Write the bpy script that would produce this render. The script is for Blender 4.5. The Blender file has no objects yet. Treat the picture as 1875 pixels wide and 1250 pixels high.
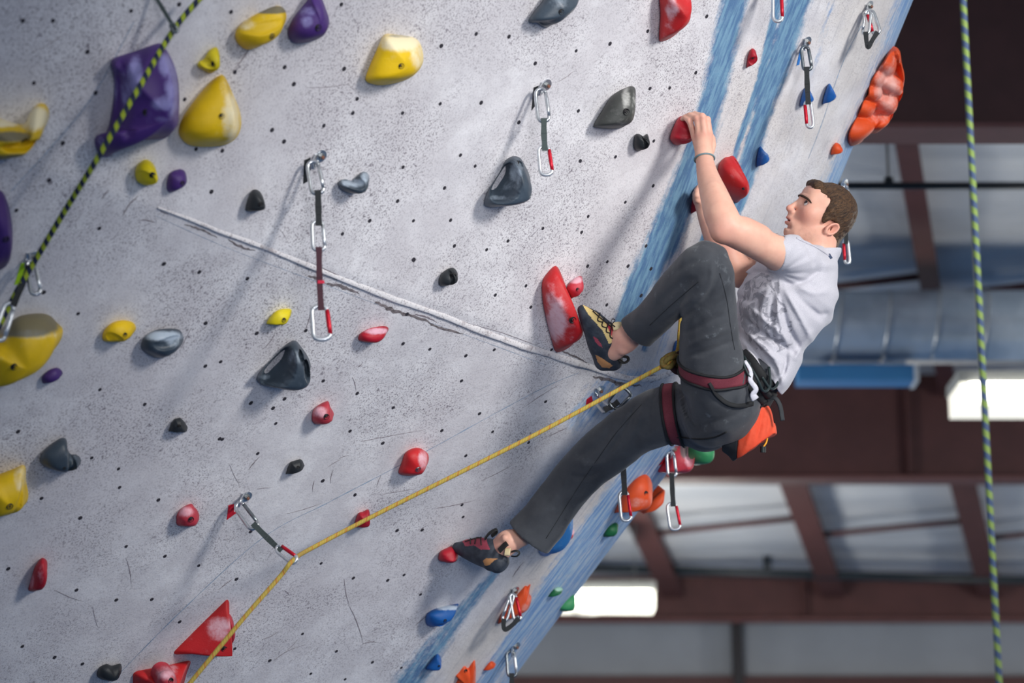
import bpy, bmesh, math, random
import numpy as np
from mathutils import Vector, Matrix, noise
from mathutils.bvhtree import BVHTree

random.seed(7); np.random.seed(7)
SC = bpy.context.scene
COL = SC.collection

# ------------------------------------------------------------------ camera
FPX = 85.0 / 36.0 * 1875.0
PITCH = math.radians(15.5)
CAM = np.array([0.0, 0.0, 1.5])
AX = np.array([1.0, 0.0, 0.0])
AF = np.array([0.0, math.cos(PITCH), math.sin(PITCH)])
AU = np.array([0.0, -math.sin(PITCH), math.cos(PITCH)])
cam = bpy.data.cameras.new('camera')
cam.lens = 85.0; cam.sensor_width = 36.0; cam.sensor_fit = 'HORIZONTAL'
cam.dof.use_dof = True; cam.dof.focus_distance = 7.1; cam.dof.aperture_fstop = 2.4
cam.clip_end = 200
camo = bpy.data.objects.new('camera', cam); COL.objects.link(camo)
camo.location = CAM; camo.rotation_euler = (math.pi / 2 + PITCH, 0, 0)
SC.camera = camo

# ------------------------------------------------------------------ light and exposure
SC.view_settings.view_transform = 'Standard'; SC.view_settings.look = 'None'
SC.view_settings.gamma = 1.0; SC.view_settings.use_curve_mapping = False
SC.view_settings.exposure = 0.0
W = bpy.data.worlds.new('hall_daylight'); SC.world = W; W.use_nodes = True
bgn = W.node_tree.nodes['Background']
bgn.inputs[0].default_value = (0.80, 0.88, 1.0, 1); bgn.inputs[1].default_value = 0.44
def aim(o, target):
    o.rotation_euler = (Vector(target) - o.location).to_track_quat('-Z', 'Y').to_euler()
ls = bpy.data.lights.new('window_daylight', 'SPOT')
ls.energy = 2500; ls.color = (1.0, 0.965, 0.92); ls.shadow_soft_size = 0.75
ls.spot_size = math.radians(33); ls.spot_blend = 0.9
lo = bpy.data.objects.new('window_daylight', ls); COL.objects.link(lo)
lo.location = (5.5, 0.6, 4.9); aim(lo, (0.35, 6.9, 3.65))

lf = bpy.data.lights.new('added_fill_spot', 'SPOT')
lf.energy = 1650; lf.color = (0.97, 0.97, 1.0); lf.shadow_soft_size = 1.3; lf.spot_size = math.radians(23); lf.spot_blend = 1.0  # unseen fill spot, added to soften the shadows around the climber
lfo = bpy.data.objects.new('added_fill_spot', lf); COL.objects.link(lfo); lfo.location = (1.8, -0.8, 2.3); aim(lfo, (0.25, 6.8, 3.6))

# ------------------------------------------------------------------ helpers
def ray(px, py):
    return AX * (px - 937.5) / FPX + AF + AU * (625 - py) / FPX
def V(px, py, d):
    return CAM + ray(px, py) * d
def proj(P):
    q = np.asarray(P, float) - CAM; d = q @ AF
    return np.stack([937.5 + FPX * (q @ AX) / d, 625 - FPX * (q @ AU) / d, d], -1)
def unit(v):
    v = np.asarray(v, float); return v / max(np.linalg.norm(v), 1e-9)
def mesh_obj(name, verts, faces, mat=None, parent=None, smooth=True, attrs=None, fmats=None, mats=None):
    me = bpy.data.meshes.new(name)
    verts = np.asarray(verts, np.float32)
    if isinstance(faces, np.ndarray) and faces.ndim == 2:
        k = faces.shape[1]; nf = len(faces)
        me.vertices.add(len(verts)); me.vertices.foreach_set('co', verts.ravel())
        me.loops.add(nf * k); me.loops.foreach_set('vertex_index', faces.astype(np.int32).ravel())
        me.polygons.add(nf); me.polygons.foreach_set('loop_start', np.arange(0, nf * k, k, dtype=np.int32))
        me.update(calc_edges=True); me.validate()
    else:
        me.from_pydata([tuple(map(float, v)) for v in verts], [], [tuple(int(i) for i in f) for f in faces]); me.update()
    if smooth: me.polygons.foreach_set('use_smooth', np.ones(len(me.polygons), bool))
    if mats:
        for m in mats: me.materials.append(m)
        if fmats is not None: me.polygons.foreach_set('material_index', np.asarray(fmats, np.int32))
    elif mat: me.materials.append(mat)
    if attrs:
        for k, v in attrs.items():
            a = me.attributes.new(k, 'FLOAT', 'POINT'); a.data.foreach_set('value', np.asarray(v, np.float32))
    o = bpy.data.objects.new(name, me); COL.objects.link(o)
    if parent is not None: setp(o, parent)
    return o
def setp(o, parent):
    o.parent = parent
    o.matrix_parent_inverse = Matrix.Translation(-parent.location)
def tag(o, label=None, cat=None, group=None, kind=None):
    if label: o['label'] = label
    if cat: o['category'] = cat
    if group: o['group'] = group
    if kind: o['kind'] = kind
    return o
def empty(name, loc):
    o = bpy.data.objects.new(name, None); COL.objects.link(o); o.location = [float(x) for x in loc]; o.empty_display_size = 0.05
    return o
class MB:
    """collects boxes, tubes and lathes into one mesh"""
    def __init__(s): s.v = []; s.f = []; s.a = {}
    def add(s, v, f):
        b = len(s.v); s.v += [np.asarray(p, float) for p in v]; s.f += [tuple(i + b for i in q) for q in f]
    def box(s, c, ex, ey, ez):
        c = np.asarray(c, float); ex, ey, ez = map(np.asarray, (ex, ey, ez))
        v = [c + a * ex + b * ey + d * ez for a in (-1, 1) for b in (-1, 1) for d in (-1, 1)]
        s.add(v, [(0, 1, 3, 2), (4, 6, 7, 5), (0, 4, 5, 1), (2, 3, 7, 6), (0, 2, 6, 4), (1, 5, 7, 3)])
    def bar(s, a, b, w, h, up=(0, 0, 1)):
        a, b = np.asarray(a, float), np.asarray(b, float); d = unit(b - a)
        sd = unit(np.cross(d, up)); u = unit(np.cross(sd, d))
        s.box((a + b) / 2, (b - a) / 2, sd * w / 2, u * h / 2)
    def tube(s, pts, r, n=10, closed=False, cap=True, flat=None):
        v, f = tube_geo(pts, r, n, closed, cap, flat)[:2]; s.add(v, f)
    def build(s, name, mat, parent=None, smooth=True):
        return mesh_obj(name, s.v, s.f, mat, parent, smooth)
def frames(pts, closed=False, up0=None):
    P = np.asarray(pts, float); n = len(P)
    if closed: T = np.roll(P, -1, 0) - np.roll(P, 1, 0)
    else:
        T = np.gradient(P, axis=0)
    T = T / np.maximum(np.linalg.norm(T, axis=1, keepdims=True), 1e-9)
    u = np.asarray(up0, float) if up0 is not None else np.array([0.31, 0.2, 0.93])
    N = []
    for i in range(n):
        u = u - T[i] * (u @ T[i])
        if np.linalg.norm(u) < 1e-5: u = np.cross(T[i], [1, 0.3, 0.2])
        u = unit(u); N.append(u)
    N = np.array(N); B = np.cross(T, N)
    return T, N, B
def tube_geo(pts, r, n=10, closed=False, cap=True, flat=None, up0=None):
    P = np.asarray(pts, float); m = len(P)
    r = np.broadcast_to(np.asarray(r, float), (m,))
    T, N, B = frames(P, closed, up0)
    an = np.linspace(0, 2 * np.pi, n, endpoint=False)
    k1, k2 = flat if flat else (1.0, 1.0)
    V_ = P[:, None] + r[:, None, None] * (k1 * np.cos(an)[None, :, None] * N[:, None] + k2 * np.sin(an)[None, :, None] * B[:, None])
    v = V_.reshape(-1, 3); f = []
    for i in range(m if closed else m - 1):
        j = (i + 1) % m
        for a in range(n):
            b = (a + 1) % n
            f.append((i * n + a, i * n + b, j * n + b, j * n + a))
    if cap and not closed:
        f.append(tuple(range(n - 1, -1, -1))); f.append(tuple((m - 1) * n + a for a in range(n)))
    L = np.concatenate([[0], np.cumsum(np.linalg.norm(np.diff(P, axis=0), axis=1))])
    return v, f, np.repeat(L, n), np.tile(an / (2 * np.pi), m)
def spline(pts, n=60, closed=False):
    P = np.asarray(pts, float); m = len(P)
    if closed: Q = np.concatenate([P[-1:], P, P[:2]])
    else: Q = np.concatenate([2 * P[:1] - P[1:2], P, 2 * P[-1:] - P[-2:-1]])
    segs = m if closed else m - 1
    out = []
    for t in np.linspace(0, segs, n, endpoint=not closed):
        i = min(int(t), segs - 1); u = t - i
        p0, p1, p2, p3 = Q[i], Q[i + 1], Q[i + 2], Q[i + 3]
        out.append(0.5 * ((2 * p1) + (-p0 + p2) * u + (2 * p0 - 5 * p1 + 4 * p2 - p3) * u * u + (-p0 + 3 * p1 - 3 * p2 + p3) * u ** 3))
    return np.array(out)
def resample(P, n, closed=False):
    P = np.asarray(P, float)
    if closed: P = np.concatenate([P, P[:1]])
    L = np.concatenate([[0], np.cumsum(np.linalg.norm(np.diff(P, axis=0), axis=1))])
    t = np.linspace(0, L[-1], n, endpoint=not closed)
    return np.stack([np.interp(t, L, P[:, k]) for k in range(P.shape[1])], -1)

# ------------------------------------------------------------------ material helper
def lin(c):
    return tuple(((x / 255.0) / 12.92 if x / 255.0 < 0.04045 else ((x / 255.0 + 0.055) / 1.055) ** 2.4) for x in c) + (1.0,)
class NT:
    def __init__(s, name):
        s.m = bpy.data.materials.new(name); s.m.use_nodes = True
        s.t = s.m.node_tree; s.b = s.t.nodes['Principled BSDF']
    def n(s, typ, **kw):
        nd = s.t.nodes.new(typ)
        for k, v in kw.items(): setattr(nd, k, v)
        return nd
    def set(s, sock, v):
        if hasattr(v, 'is_output') or isinstance(v, bpy.types.NodeSocket): s.t.links.new(v, sock)
        elif isinstance(v, (tuple, list)) and len(v) == 3 and sock.type == 'RGBA': sock.default_value = tuple(v) + (1,)
        else: sock.default_value = v
    def attr(s, name): return s.n('ShaderNodeAttribute', attribute_name=name).outputs['Fac']
    def coord(s, which='Object'): return s.n('ShaderNodeTexCoord').outputs[which]
    def noise(s, scale, detail=4, rough=0.55, vec=None, dist=0.0):
        nd = s.n('ShaderNodeTexNoise'); nd.inputs['Scale'].default_value = scale; nd.inputs['Detail'].default_value = detail
        nd.inputs['Roughness'].default_value = rough; nd.inputs['Distortion'].default_value = dist
        s.t.links.new(vec if vec is not None else s.coord(), nd.inputs['Vector']); return nd.outputs['Fac']
    def mapv(s, vec, scale=(1, 1, 1), rot=(0, 0, 0)):
        nd = s.n('ShaderNodeMapping'); s.t.links.new(vec, nd.inputs[0]); nd.inputs['Scale'].default_value = scale; nd.inputs['Rotation'].default_value = rot
        return nd.outputs[0]
    def math(s, op, a, b=0.0, c=0.0, clamp=False):
        nd = s.n('ShaderNodeMath', operation=op); nd.use_clamp = clamp
        s.set(nd.inputs[0], a); s.set(nd.inputs[1], b)
        if op in ('MULTIPLY_ADD', 'COMPARE'): s.set(nd.inputs[2], c)
        return nd.outputs[0]
    def ramp(s, fac, lo, hi, a=0.0, b=1.0):
        nd = s.n('ShaderNodeMapRange'); nd.interpolation_type = 'SMOOTHSTEP'
        s.set(nd.inputs[0], fac); nd.inputs[1].default_value = lo; nd.inputs[2].default_value = hi
        nd.inputs[3].default_value = a; nd.inputs[4].default_value = b; return nd.outputs[0]
    def mix(s, fac, a, b, blend='MIX'):
        nd = s.n('ShaderNodeMix', data_type='RGBA', blend_type=blend)
        s.set(nd.inputs[0], fac); s.set(nd.inputs[6], a); s.set(nd.inputs[7], b); return nd.outputs[2]
    def bump(s, h, strength=0.3, dist=0.01):
        nd = s.n('ShaderNodeBump'); nd.inputs['Strength'].default_value = strength; nd.inputs['Distance'].default_value = dist
        s.set(nd.inputs['Height'], h); s.t.links.new(nd.outputs[0], s.b.inputs['Normal']); return nd
    def out(s, color, rough=0.6, metal=0.0, spec=0.4):
        s.set(s.b.inputs['Base Color'], color); s.set(s.b.inputs['Roughness'], rough); s.set(s.b.inputs['Metallic'], metal)
        s.b.inputs['Specular IOR Level'].default_value = spec; return s.m
_mc = {}
def plain(name, rgb, rough=0.55, metal=0.0, var=0.12, scale=60, bump=0.15, bd=0.001, spec=0.4):
    key = name
    if key in _mc: return _mc[key]
    q = NT(name); c = lin(rgb)
    f = q.noise(scale, 4); d = tuple(x * (1 - var) for x in c[:3]); e = tuple(min(1, x * (1 + var)) for x in c[:3])
    q.bump(q.noise(scale * 4, 3), bump, bd)
    _mc[key] = q.out(q.mix(q.ramp(f, .3, .7), d, e), rough, metal, spec); return _mc[key]
# ------------------------------------------------------------------ climbing wall
_P2 = V(1190, 690, 7.6)
_r1 = ray(290, 380); _P1 = V(290, 380, (_P2[2] - 1.5) / _r1[2])
SD = unit(_P2 - _P1)                                   # direction of the lip, horizontal
N1 = AX * .62 + AF * -.65 + AU * -.44; N1 = unit(N1 - SD * (N1 @ SD))
def _rot(v, k, a): return v * math.cos(a) + np.cross(k, v) * math.sin(a) + k * (k @ v) * (1 - math.cos(a))
N2 = min((_rot(N1, SD, s * math.radians(10)) for s in (1, -1)), key=lambda q: q[2])
def _pl(px, py, n): r = ray(px, py); return CAM + r * (((_P2 - CAM) @ n) / (r @ n))
G1 = unit(_pl(1360, 0, N1) - _pl(1120, 620, N1))       # both generators point up the wall
G2 = unit(_pl(1060, 1077, N2) - _pl(945, 1230, N2))
LD = np.cross([0, 0, 1.0], SD)
def wall_pt(s, t):
    s = np.asarray(s, float); t = np.asarray(t, float)
    k = np.clip((t + .15) / .4, 0, 1); s0 = .2 * k * k * (3 - 2 * k); R = 1.0
    a = np.clip((s - s0) / R, 0, None)
    c = _P2 + SD * np.minimum(s, s0)[..., None] + SD * (R * np.sin(a))[..., None] + LD * (R * (1 - np.cos(a)))[..., None]
    return c + np.where((t > 0)[..., None], G1, G2) * t[..., None]
_s = np.concatenate([np.linspace(-4.4, -1.9, 100, endpoint=False), np.linspace(-1.9, 2.4, 345)])
_t = np.concatenate([np.linspace(-_P2[2] / G2[2] - .02, -1.6, 60, endpoint=False), np.linspace(-1.6, 2.0, 288, endpoint=False), np.linspace(2.0, 3.2, 25)])
_t[np.argmin(abs(_t))] = 0.0
SS, TT = np.meshgrid(_s, _t, indexing='ij')
WP = wall_pt(SS, TT).reshape(-1, 3)
ns, nt = SS.shape
_i = np.arange(ns * nt).reshape(ns, nt)
WF = np.stack([_i[:-1, :-1], _i[1:, :-1], _i[1:, 1:], _i[:-1, 1:]], -1).reshape(-1, 4)
WBVH = BVHTree.FromPolygons([tuple(p) for p in wall_pt(SS[::2, ::2], TT[::2, ::2]).reshape(-1, 3)],
        [tuple(map(int, f)) for f in (lambda j: np.stack([j[:-1, :-1], j[1:, :-1], j[1:, 1:], j[:-1, 1:]], -1).reshape(-1, 4))(np.arange(SS[::2, ::2].size).reshape(SS[::2, ::2].shape))])
def wall_hit(px, py):
    r = unit(ray(px, py)); h = WBVH.ray_cast(Vector(CAM), Vector(r), 40)
    if h[0] is None: return None, None
    n = np.array(h[1]); n = n if n @ r < 0 else -n
    return np.array(h[0]), n
def wall_d(px, py):
    h = wall_hit(px, py)[0]
    return None if h is None else float((h - CAM) @ AF)

# paint on the wall: where each brush stroke runs, plus a painted leg shadow
PX = proj(WP); pxx, pyy = PX[:, 0], PX[:, 1]
def stroke(pts):
    """pts: (x, y, half width); returns coverage 0..1 around the polyline"""
    best = np.full(len(WP), 9.0)
    P = np.asarray(pts, float)
    for a, b in zip(P[:-1], P[1:]):
        d = b[:2] - a[:2]; u = np.clip(((pxx - a[0]) * d[0] + (pyy - a[1]) * d[1]) / (d @ d), 0, 1)
        dist = np.hypot(pxx - a[0] - u * d[0], pyy - a[1] - u * d[1])
        best = np.minimum(best, dist / (a[2] + u * (b[2] - a[2])))
    return np.clip(1.5 - best, 0, 1)
deep = np.maximum.reduce([
    stroke([(1362, -60, 24), (1345, 0, 24), (1308, 170, 22), (1272, 300, 27), (1216, 440, 31), (1172, 520, 25), (1138, 590, 15), (1128, 640, 7)]),
    stroke([(1430, -20, 9), (1392, 150, 8), (1362, 230, 6), (1338, 310, 4), (1290, 440, 8), (1275, 480, 6)]),
    stroke([(1480, -60, 24), (1462, 0, 22), (1420, 130, 22), (1392, 220, 16), (1370, 300, 19), (1352, 370, 14), (1318, 440, 10)]),
    .75 * stroke([(740, 1262, 30), (830, 1140, 15), (900, 1055, 10), (950, 985, 5)]),
    .7 * stroke([(1180, 640, 6), (1205, 570, 6)])])
mid = np.maximum.reduce([
    .8 * stroke([(880, 1262, 16), (950, 1160, 20), (1040, 1030, 22), (1130, 900, 22), (1220, 800, 20)]),
    .75 * stroke([(940, 1262, 34), (1000, 1150, 36), (1090, 1020, 36), (1180, 900, 32), (1260, 800, 30)]),
    .85 * stroke([(1690, -20, 40), (1612, 190, 36), (1550, 330, 40), (1520, 400, 46)]),
    .35 * stroke([(1530, -20, 10), (1498, 100, 7), (1460, 200, 3)]),
    .55 * stroke([(1055, 770, 26), (1110, 715, 30), (1170, 690, 18)]),  # bluish shadow of the leg under the lip, put into the wall colour
    .5 * stroke([(1222, 600, 8), (1205, 660, 8)])])
smooth_zone = np.clip(((pxx - 940) * .8 + (pyy - 985) * .6 - 0) / 60, 0, 1) * np.clip((pyy - 700) / 60, 0, 1)
z2 = np.clip(((pxx - 1330) * .93 + (pyy - 0) * .36) / 120, 0, 1)
smooth_zone = np.maximum(smooth_zone, z2 * .7 * np.clip((760 - pyy) / 60, 0, 1))
q = NT('textured_wall_paint')
co = q.coord()
big = q.noise(1.7, 5, .6, co); med = q.noise(9, 5, .65, co)
base = q.mix(q.ramp(med, .35, .7), lin((206, 204, 208)), lin((226, 225, 228)))
base = q.mix(q.ramp(big, .42, .68, 0, .55), base, lin((200, 196, 200)))
warm = q.math('MULTIPLY', q.attr('smoothz'), q.ramp(q.noise(2.2, 4, .6, co), .4, .62, 0, .55))
base = q.mix(warm, base, lin((208, 199, 186)))
spk = q.noise(200, 3, .7, co); spk2 = q.noise(75, 3, .7, co)
f1 = q.ramp(spk, .515, .62); f2 = q.ramp(spk2, .60, .68)
pat = q.ramp(q.noise(3.2, 3, .5, co), .35, .65, .25, 1.0)
fs = q.math('MULTIPLY', q.math('MAXIMUM', q.math('MULTIPLY', f1, .7), q.math('MULTIPLY', f2, .8)), pat)
fs = q.math('MULTIPLY', fs, q.math('SUBTRACT', 1.0, q.math('MULTIPLY', q.attr('smoothz'), .72)))
base = q.mix(fs, base, lin((88, 78, 90)))
# streaky brush marks on the smooth right hand side
strv = q.mapv(q.coord('UV'), (70, 5, 1))
strk = q.noise(1.0, 4, .6, strv)
base = q.mix(q.math('MULTIPLY', q.attr('smoothz'), q.ramp(strk, .52, .72, 0, .4)), base, lin((150, 152, 160)))
nz = q.noise(38, 4, .7, co); nz2 = q.math('ADD', q.math('MULTIPLY', nz, .55), q.math('MULTIPLY', strk, .45))
def brk(att, k): return q.ramp(q.math('ADD', q.attr(att), q.math('MULTIPLY', q.math('SUBTRACT', nz2, .5), k)), .22, .85)
blue = q.mix(q.ramp(q.noise(5, 4, .6, q.mapv(q.coord('UV'), (14, 2, 1))), .38, .62), lin((100, 148, 178)), lin((50, 104, 150)))
base = q.mix(q.math('MULTIPLY', brk('deep', 1.5), .9), base, blue)
base = q.mix(q.math('MULTIPLY', brk('midp', 1.7), .85), base, q.mix(q.ramp(strk, .4, .6), lin((150, 184, 212)), lin((92, 142, 196))))
q.bump(q.math('ADD', q.math('MULTIPLY', spk, .5), nz), .5, .003)
WALLM = q.out(base, .82, 0, .25)
HOLEM = plain('bolt_hole_black', (44, 42, 50), .9)
SCUFM = plain('rubber_scuff', (126, 116, 122), .9, var=.3, scale=200)

CHIPM = plain('chipped_dark_plaster', (118, 111, 113), .95, var=.45, scale=90)
wv = [WP]; wf = [WF]; wm = [np.zeros(len(WF), int)]
zeros = lambda n: np.zeros(n)
at = {'deep': [deep], 'midp': [mid], 'smoothz': [smooth_zone]}
uvs = [np.stack([SS.ravel(), TT.ravel()], -1)]
nv = len(WP)
def wall_add(verts, quads, mi):
    global nv
    verts = np.asarray(verts); wv.append(verts); wf.append(np.asarray(quads) + nv); wm.append(np.full(len(quads), mi)); nv += len(verts)
    for k in at: at[k].append(zeros(len(verts)))
    uvs.append(np.zeros((len(verts), 2)))
HOLES = [(42,38),(97,38),(160,95),(240,20),(328,8),(423,22),(62,152),(175,170),(372,178),(430,132),(338,182),(359,273),(407,276),(115,262),(30,385),(182,418),(90,330),(300,483),(365,498),(453,510),(80,535),(143,574),(387,351),(376,591),(404,662),(183,713),(265,740),(33,790),(377,592),(376,670),(459,738),(407,804),(402,803),(168,838),(217,858),(219,892),(521,730),(460,737),(592,697),(654,720),(641,789),(720,746),(701,811),(738,629),(787,639),(853,651),(845,697),(500,747),(809,788),(472,830),(591,880),(650,905),(650,906),(290,915),(231,1000),(302,1018),(364,1035),(140,1080),(213,1098),(278,1097),(433,1060),(41,1183),(100,1203),(151,1215),(329,1138),(430,1187),(15,1041),(147,948),(76,912),(459,973),(588,1031),(647,1058),(710,1062),(727,971),(773,970),(846,924),(853,834),(878,757),(902,790),(616,1192),(554,1160),(569,1233),(632,1243),(682,1212),(735,1222),(740,1052),(770,1088),(494,1209),(848,946),(625,8),(521,123),(538,154),(498,238),(520,259),(593,230),(646,207),(654,181),(630,126),(808,84),(806,190),(737,207),(843,284),(738,306),(728,368),(677,404),(627,428),(757,404),(814,344),(825,403),(832,450),(757,475),(758,476),(872,62),(932,67),(980,116),(1055,93),(1117,80),(1294,30),(881,188),(950,224),(1059,203),(1190,162),(1226,161),(1274,133),(1062,294),(1063,295),(1127,287),(1197,258),(1186,57),(870,304),(1077,396),(930,441),(994,418),(1065,425),(1112,479),(1150,487),(1076,487),(963,523),(907,540),(972,562),(1111,558),(891,457),(1192,492),(1174,541),(1196,340),(1183,450),(1145,370),(1010,640),(999,735),(968,810),(745,575),(905,640),(505,775),(470,610),(560,605)]
for (hx, hy) in HOLES:
    P, n = wall_hit(hx, hy)
    if P is None: continue
    r = .0048 * (1 + .12 * random.uniform(-1, 1))
    e1 = unit(np.cross(n, [0, 0, 1.])); e2 = np.cross(n, e1)
    an = np.linspace(0, 2 * np.pi, 16, endpoint=False)
    ring = lambda rr, z: P + n * z + rr * (np.cos(an)[:, None] * e1 + np.sin(an)[:, None] * e2)
    vv = np.concatenate([ring(r * 1.25, .0002), ring(r, .0012), ring(r * .75, .0012), ring(r * .04, .0010)])
    qq = [(l * 16 + a, l * 16 + (a + 1) % 16, (l + 1) * 16 + (a + 1) % 16, (l + 1) * 16 + a) for l in range(3) for a in range(16)]
    wall_add(vv, qq, 1)
SCUFFS = [((566,498),(600,514),5),((600,512),(660,530),7),((690,545),(760,572),8),((740,566),(800,590),6),((790,588),(850,604),5),((420,432),(470,452),5),((340,404),(400,428),4),((985,640),(1035,660),5),((1020,640),(1075,664),4),((1085,690),(1150,712),8),((1120,700),(1175,706),6),((1150,690),(1200,686),4),((1190,700),(1235,684),3),((570,480),(700,533),1.4),((700,535),(860,592),1.2),((860,592),(1000,640),1.0),
 ((224,395),(257,356),2.6),((186,364),(200,347),2.4),((292,385),(308,392),2.2),((255,403),(285,408),2.2),((120,60),(60,95),1.2),((470,60),(420,135),2.2),((512,420),(525,440),1.0),((480,640),(505,605),1.2),((455,860),(476,835),1.6),((420,850),(440,890),1.0),((470,895),(495,893),1.0),((600,855),(625,840),1.0),((610,860),(605,885),1.2),((660,808),(780,786),1.0),((620,840),(640,833),1.0),((575,880),(572,900),1.2),((645,690),(652,715),1.4),((655,672),(663,666),1.8),((690,890),(698,870),1.2),((525,940),(590,920),1.0),((630,1060),(640,1110),1.4),((640,1110),(665,1178),1.6),((665,1178),(695,1176),1.4),((425,1060),(400,1080),1.4),((230,1020),(240,1070),1.2),((100,1080),(150,1100),1.2),((170,1110),(180,1150),1.0),((530,1090),(520,1080),1.4),((480,1170),(510,1155),1.0),((500,1210),(560,1180),1.0),((760,1145),(790,1120),1.2),((350,600),(330,640),1.2),((560,600),(567,575),1.6),((700,905),(760,895),1.0),((800,930),(870,915),1.2),((1000,800),(1040,782),1.4),((880,880),(940,850),1.2),((700,560),(735,572),2.4),((760,575),(800,590),3.0),((560,490),(640,520),2.2),((830,590),(870,605),2.0),((650,165),(640,160),.8),((1178,420),(1190,417),1.0),((1050,130),(1020,150),1.0),((938,1056),(960,1027),1.6),((1100,745),(1130,760),1.4),((960,745),(1030,700),1.0),((560,160),(645,152),.8),((525,1190),(545,1170),.8)]
for (a, b, w) in SCUFFS:
    a = np.array(a, float); b = np.array(b, float); d = b - a; L = np.hypot(*d); pn = np.array([-d[1], d[0]]) / L
    m = 12; vv = []; ok = True
    wob = random.uniform(-.08, .08) * L
    for i in range(m + 1):
        u = i / m; c = a + d * u + pn * (math.sin(u * math.pi) * wob + random.uniform(-.25, .25) * w + (7 if w > 3 and a[0] < 900 else 0))
        ww = w * (.25 + .75 * math.sin(math.pi * min(1, u + .05)) ** .7) * random.uniform(.6, 1.1) * .5
        for sg in (-1, 1):
            P, n = wall_hit(*(c + pn * sg * ww))
            if P is None: ok = False; break
            vv.append(P + n * .0006)
        if not ok: break
    if ok: wall_add(vv, [(2 * i, 2 * i + 1, 2 * i + 3, 2 * i + 2) for i in range(m)], 3 if w > 3 else 2)
LINEM = plain('blue_line_and_shadow', (140, 160, 182), .9, var=.2, scale=60)
for pts, w in (([(190, 1262), (330, 1120), (480, 985), (600, 920), (700, 868), (800, 815), (900, 760), (1000, 707), (1060, 682)], 1.5), ([(20, 350), (100, 262), (172, 172), (245, 40)], 2.2), ([(1592, 20), (1545, 110), (1505, 225), (1480, 290)], 1.3), ([(285, 395), (420, 455), (560, 508), (700, 560), (850, 612), (1000, 668)], .9)):  # third line is the folded quickdraw's cast shadow, drawn in blue
    P = spline(pts, 140); vv = []
    for i in range(140):
        t_ = unit(P[min(i + 1, 139)] - P[max(i - 1, 0)]); pn = np.array([-t_[1], t_[0]]); ww = w * (.45 + .55 * abs(noise.noise(Vector((i * .35, w, 2.0))) * 1.8)) * .5
        for sg in (-1, 1):
            h_, n_ = wall_hit(*(P[i] + pn * sg * ww)); 
            if h_ is None: h_, n_ = wall_hit(1000, 600)
            vv.append(h_ + n_ * .0005)
    wall_add(vv, [(2 * i, 2 * i + 1, 2 * i + 3, 2 * i + 2) for i in range(139)], 4)
wall = mesh_obj('wall_climbing', np.concatenate(wv), np.concatenate(wf), mats=[WALLM, HOLEM, SCUFM, CHIPM, LINEM], fmats=np.concatenate(wm),
                attrs={k: np.concatenate(v) for k, v in at.items()})
uvl = wall.data.uv_layers.new(name='UVMap'); _uv = np.concatenate(uvs)
_li = np.empty(len(wall.data.loops), np.int32); wall.data.loops.foreach_get('vertex_index', _li)
uvl.data.foreach_set('uv', _uv[_li].astype(np.float32).ravel())
tag(wall, 'overhanging pale speckled climbing wall with blue brush strokes and bolt holes', kind='structure')
# the shell behind the face, so the prow is a solid
bk = []
for tv in (_t[0], 0.0, _t[-1]):
    for sv in np.linspace(-4.4, 2.38, 40):
        p = wall_pt(sv, tv + 0.0); p2 = wall_pt(sv + .02, tv); tn = unit(p2 - p); nn = unit(np.cross(tn, G1 if tv >= 0 else G2))
        if nn @ N1 < 0 and sv < 0: nn = -nn
        bk.append((p, nn))
ref = unit(np.cross(SD, G1)); sg = 1 if ref @ N1 > 0 else -1
vv = []
for k, tv in enumerate((_t[0], 0.0, _t[-1])):
    for sv in np.linspace(-4.4, 2.38, 40):
        p = wall_pt(sv, tv); tn = unit(wall_pt(sv + .01, tv) - wall_pt(sv - .01, tv)); nn = sg * unit(np.cross(tn, G1 if k == 2 else G2))
        vv += [p - nn * .012, p - nn * .16]
ff = []
for k in range(2):
    for i in range(39):
        a = (k * 40 + i) * 2; b = a + 2; c = a + 80; d = c + 2
        ff += [(a + 1, c + 1, d + 1, b + 1)]
for i in range(39): ff += [(i * 2, i * 2 + 1, i * 2 + 3, i * 2 + 2), (160 + i * 2, 162 + i * 2, 163 + i * 2, 161 + i * 2)]
for k in range(2):
    for i in (0, 39):
        a = (k * 40 + i) * 2; ff.append((a, a + 80, a + 81, a + 1))
PLY = plain('plywood_back', (150, 120, 86), .8, scale=8)
mesh_obj('wall_backing', vv, ff, PLY, wall, smooth=False)

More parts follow.
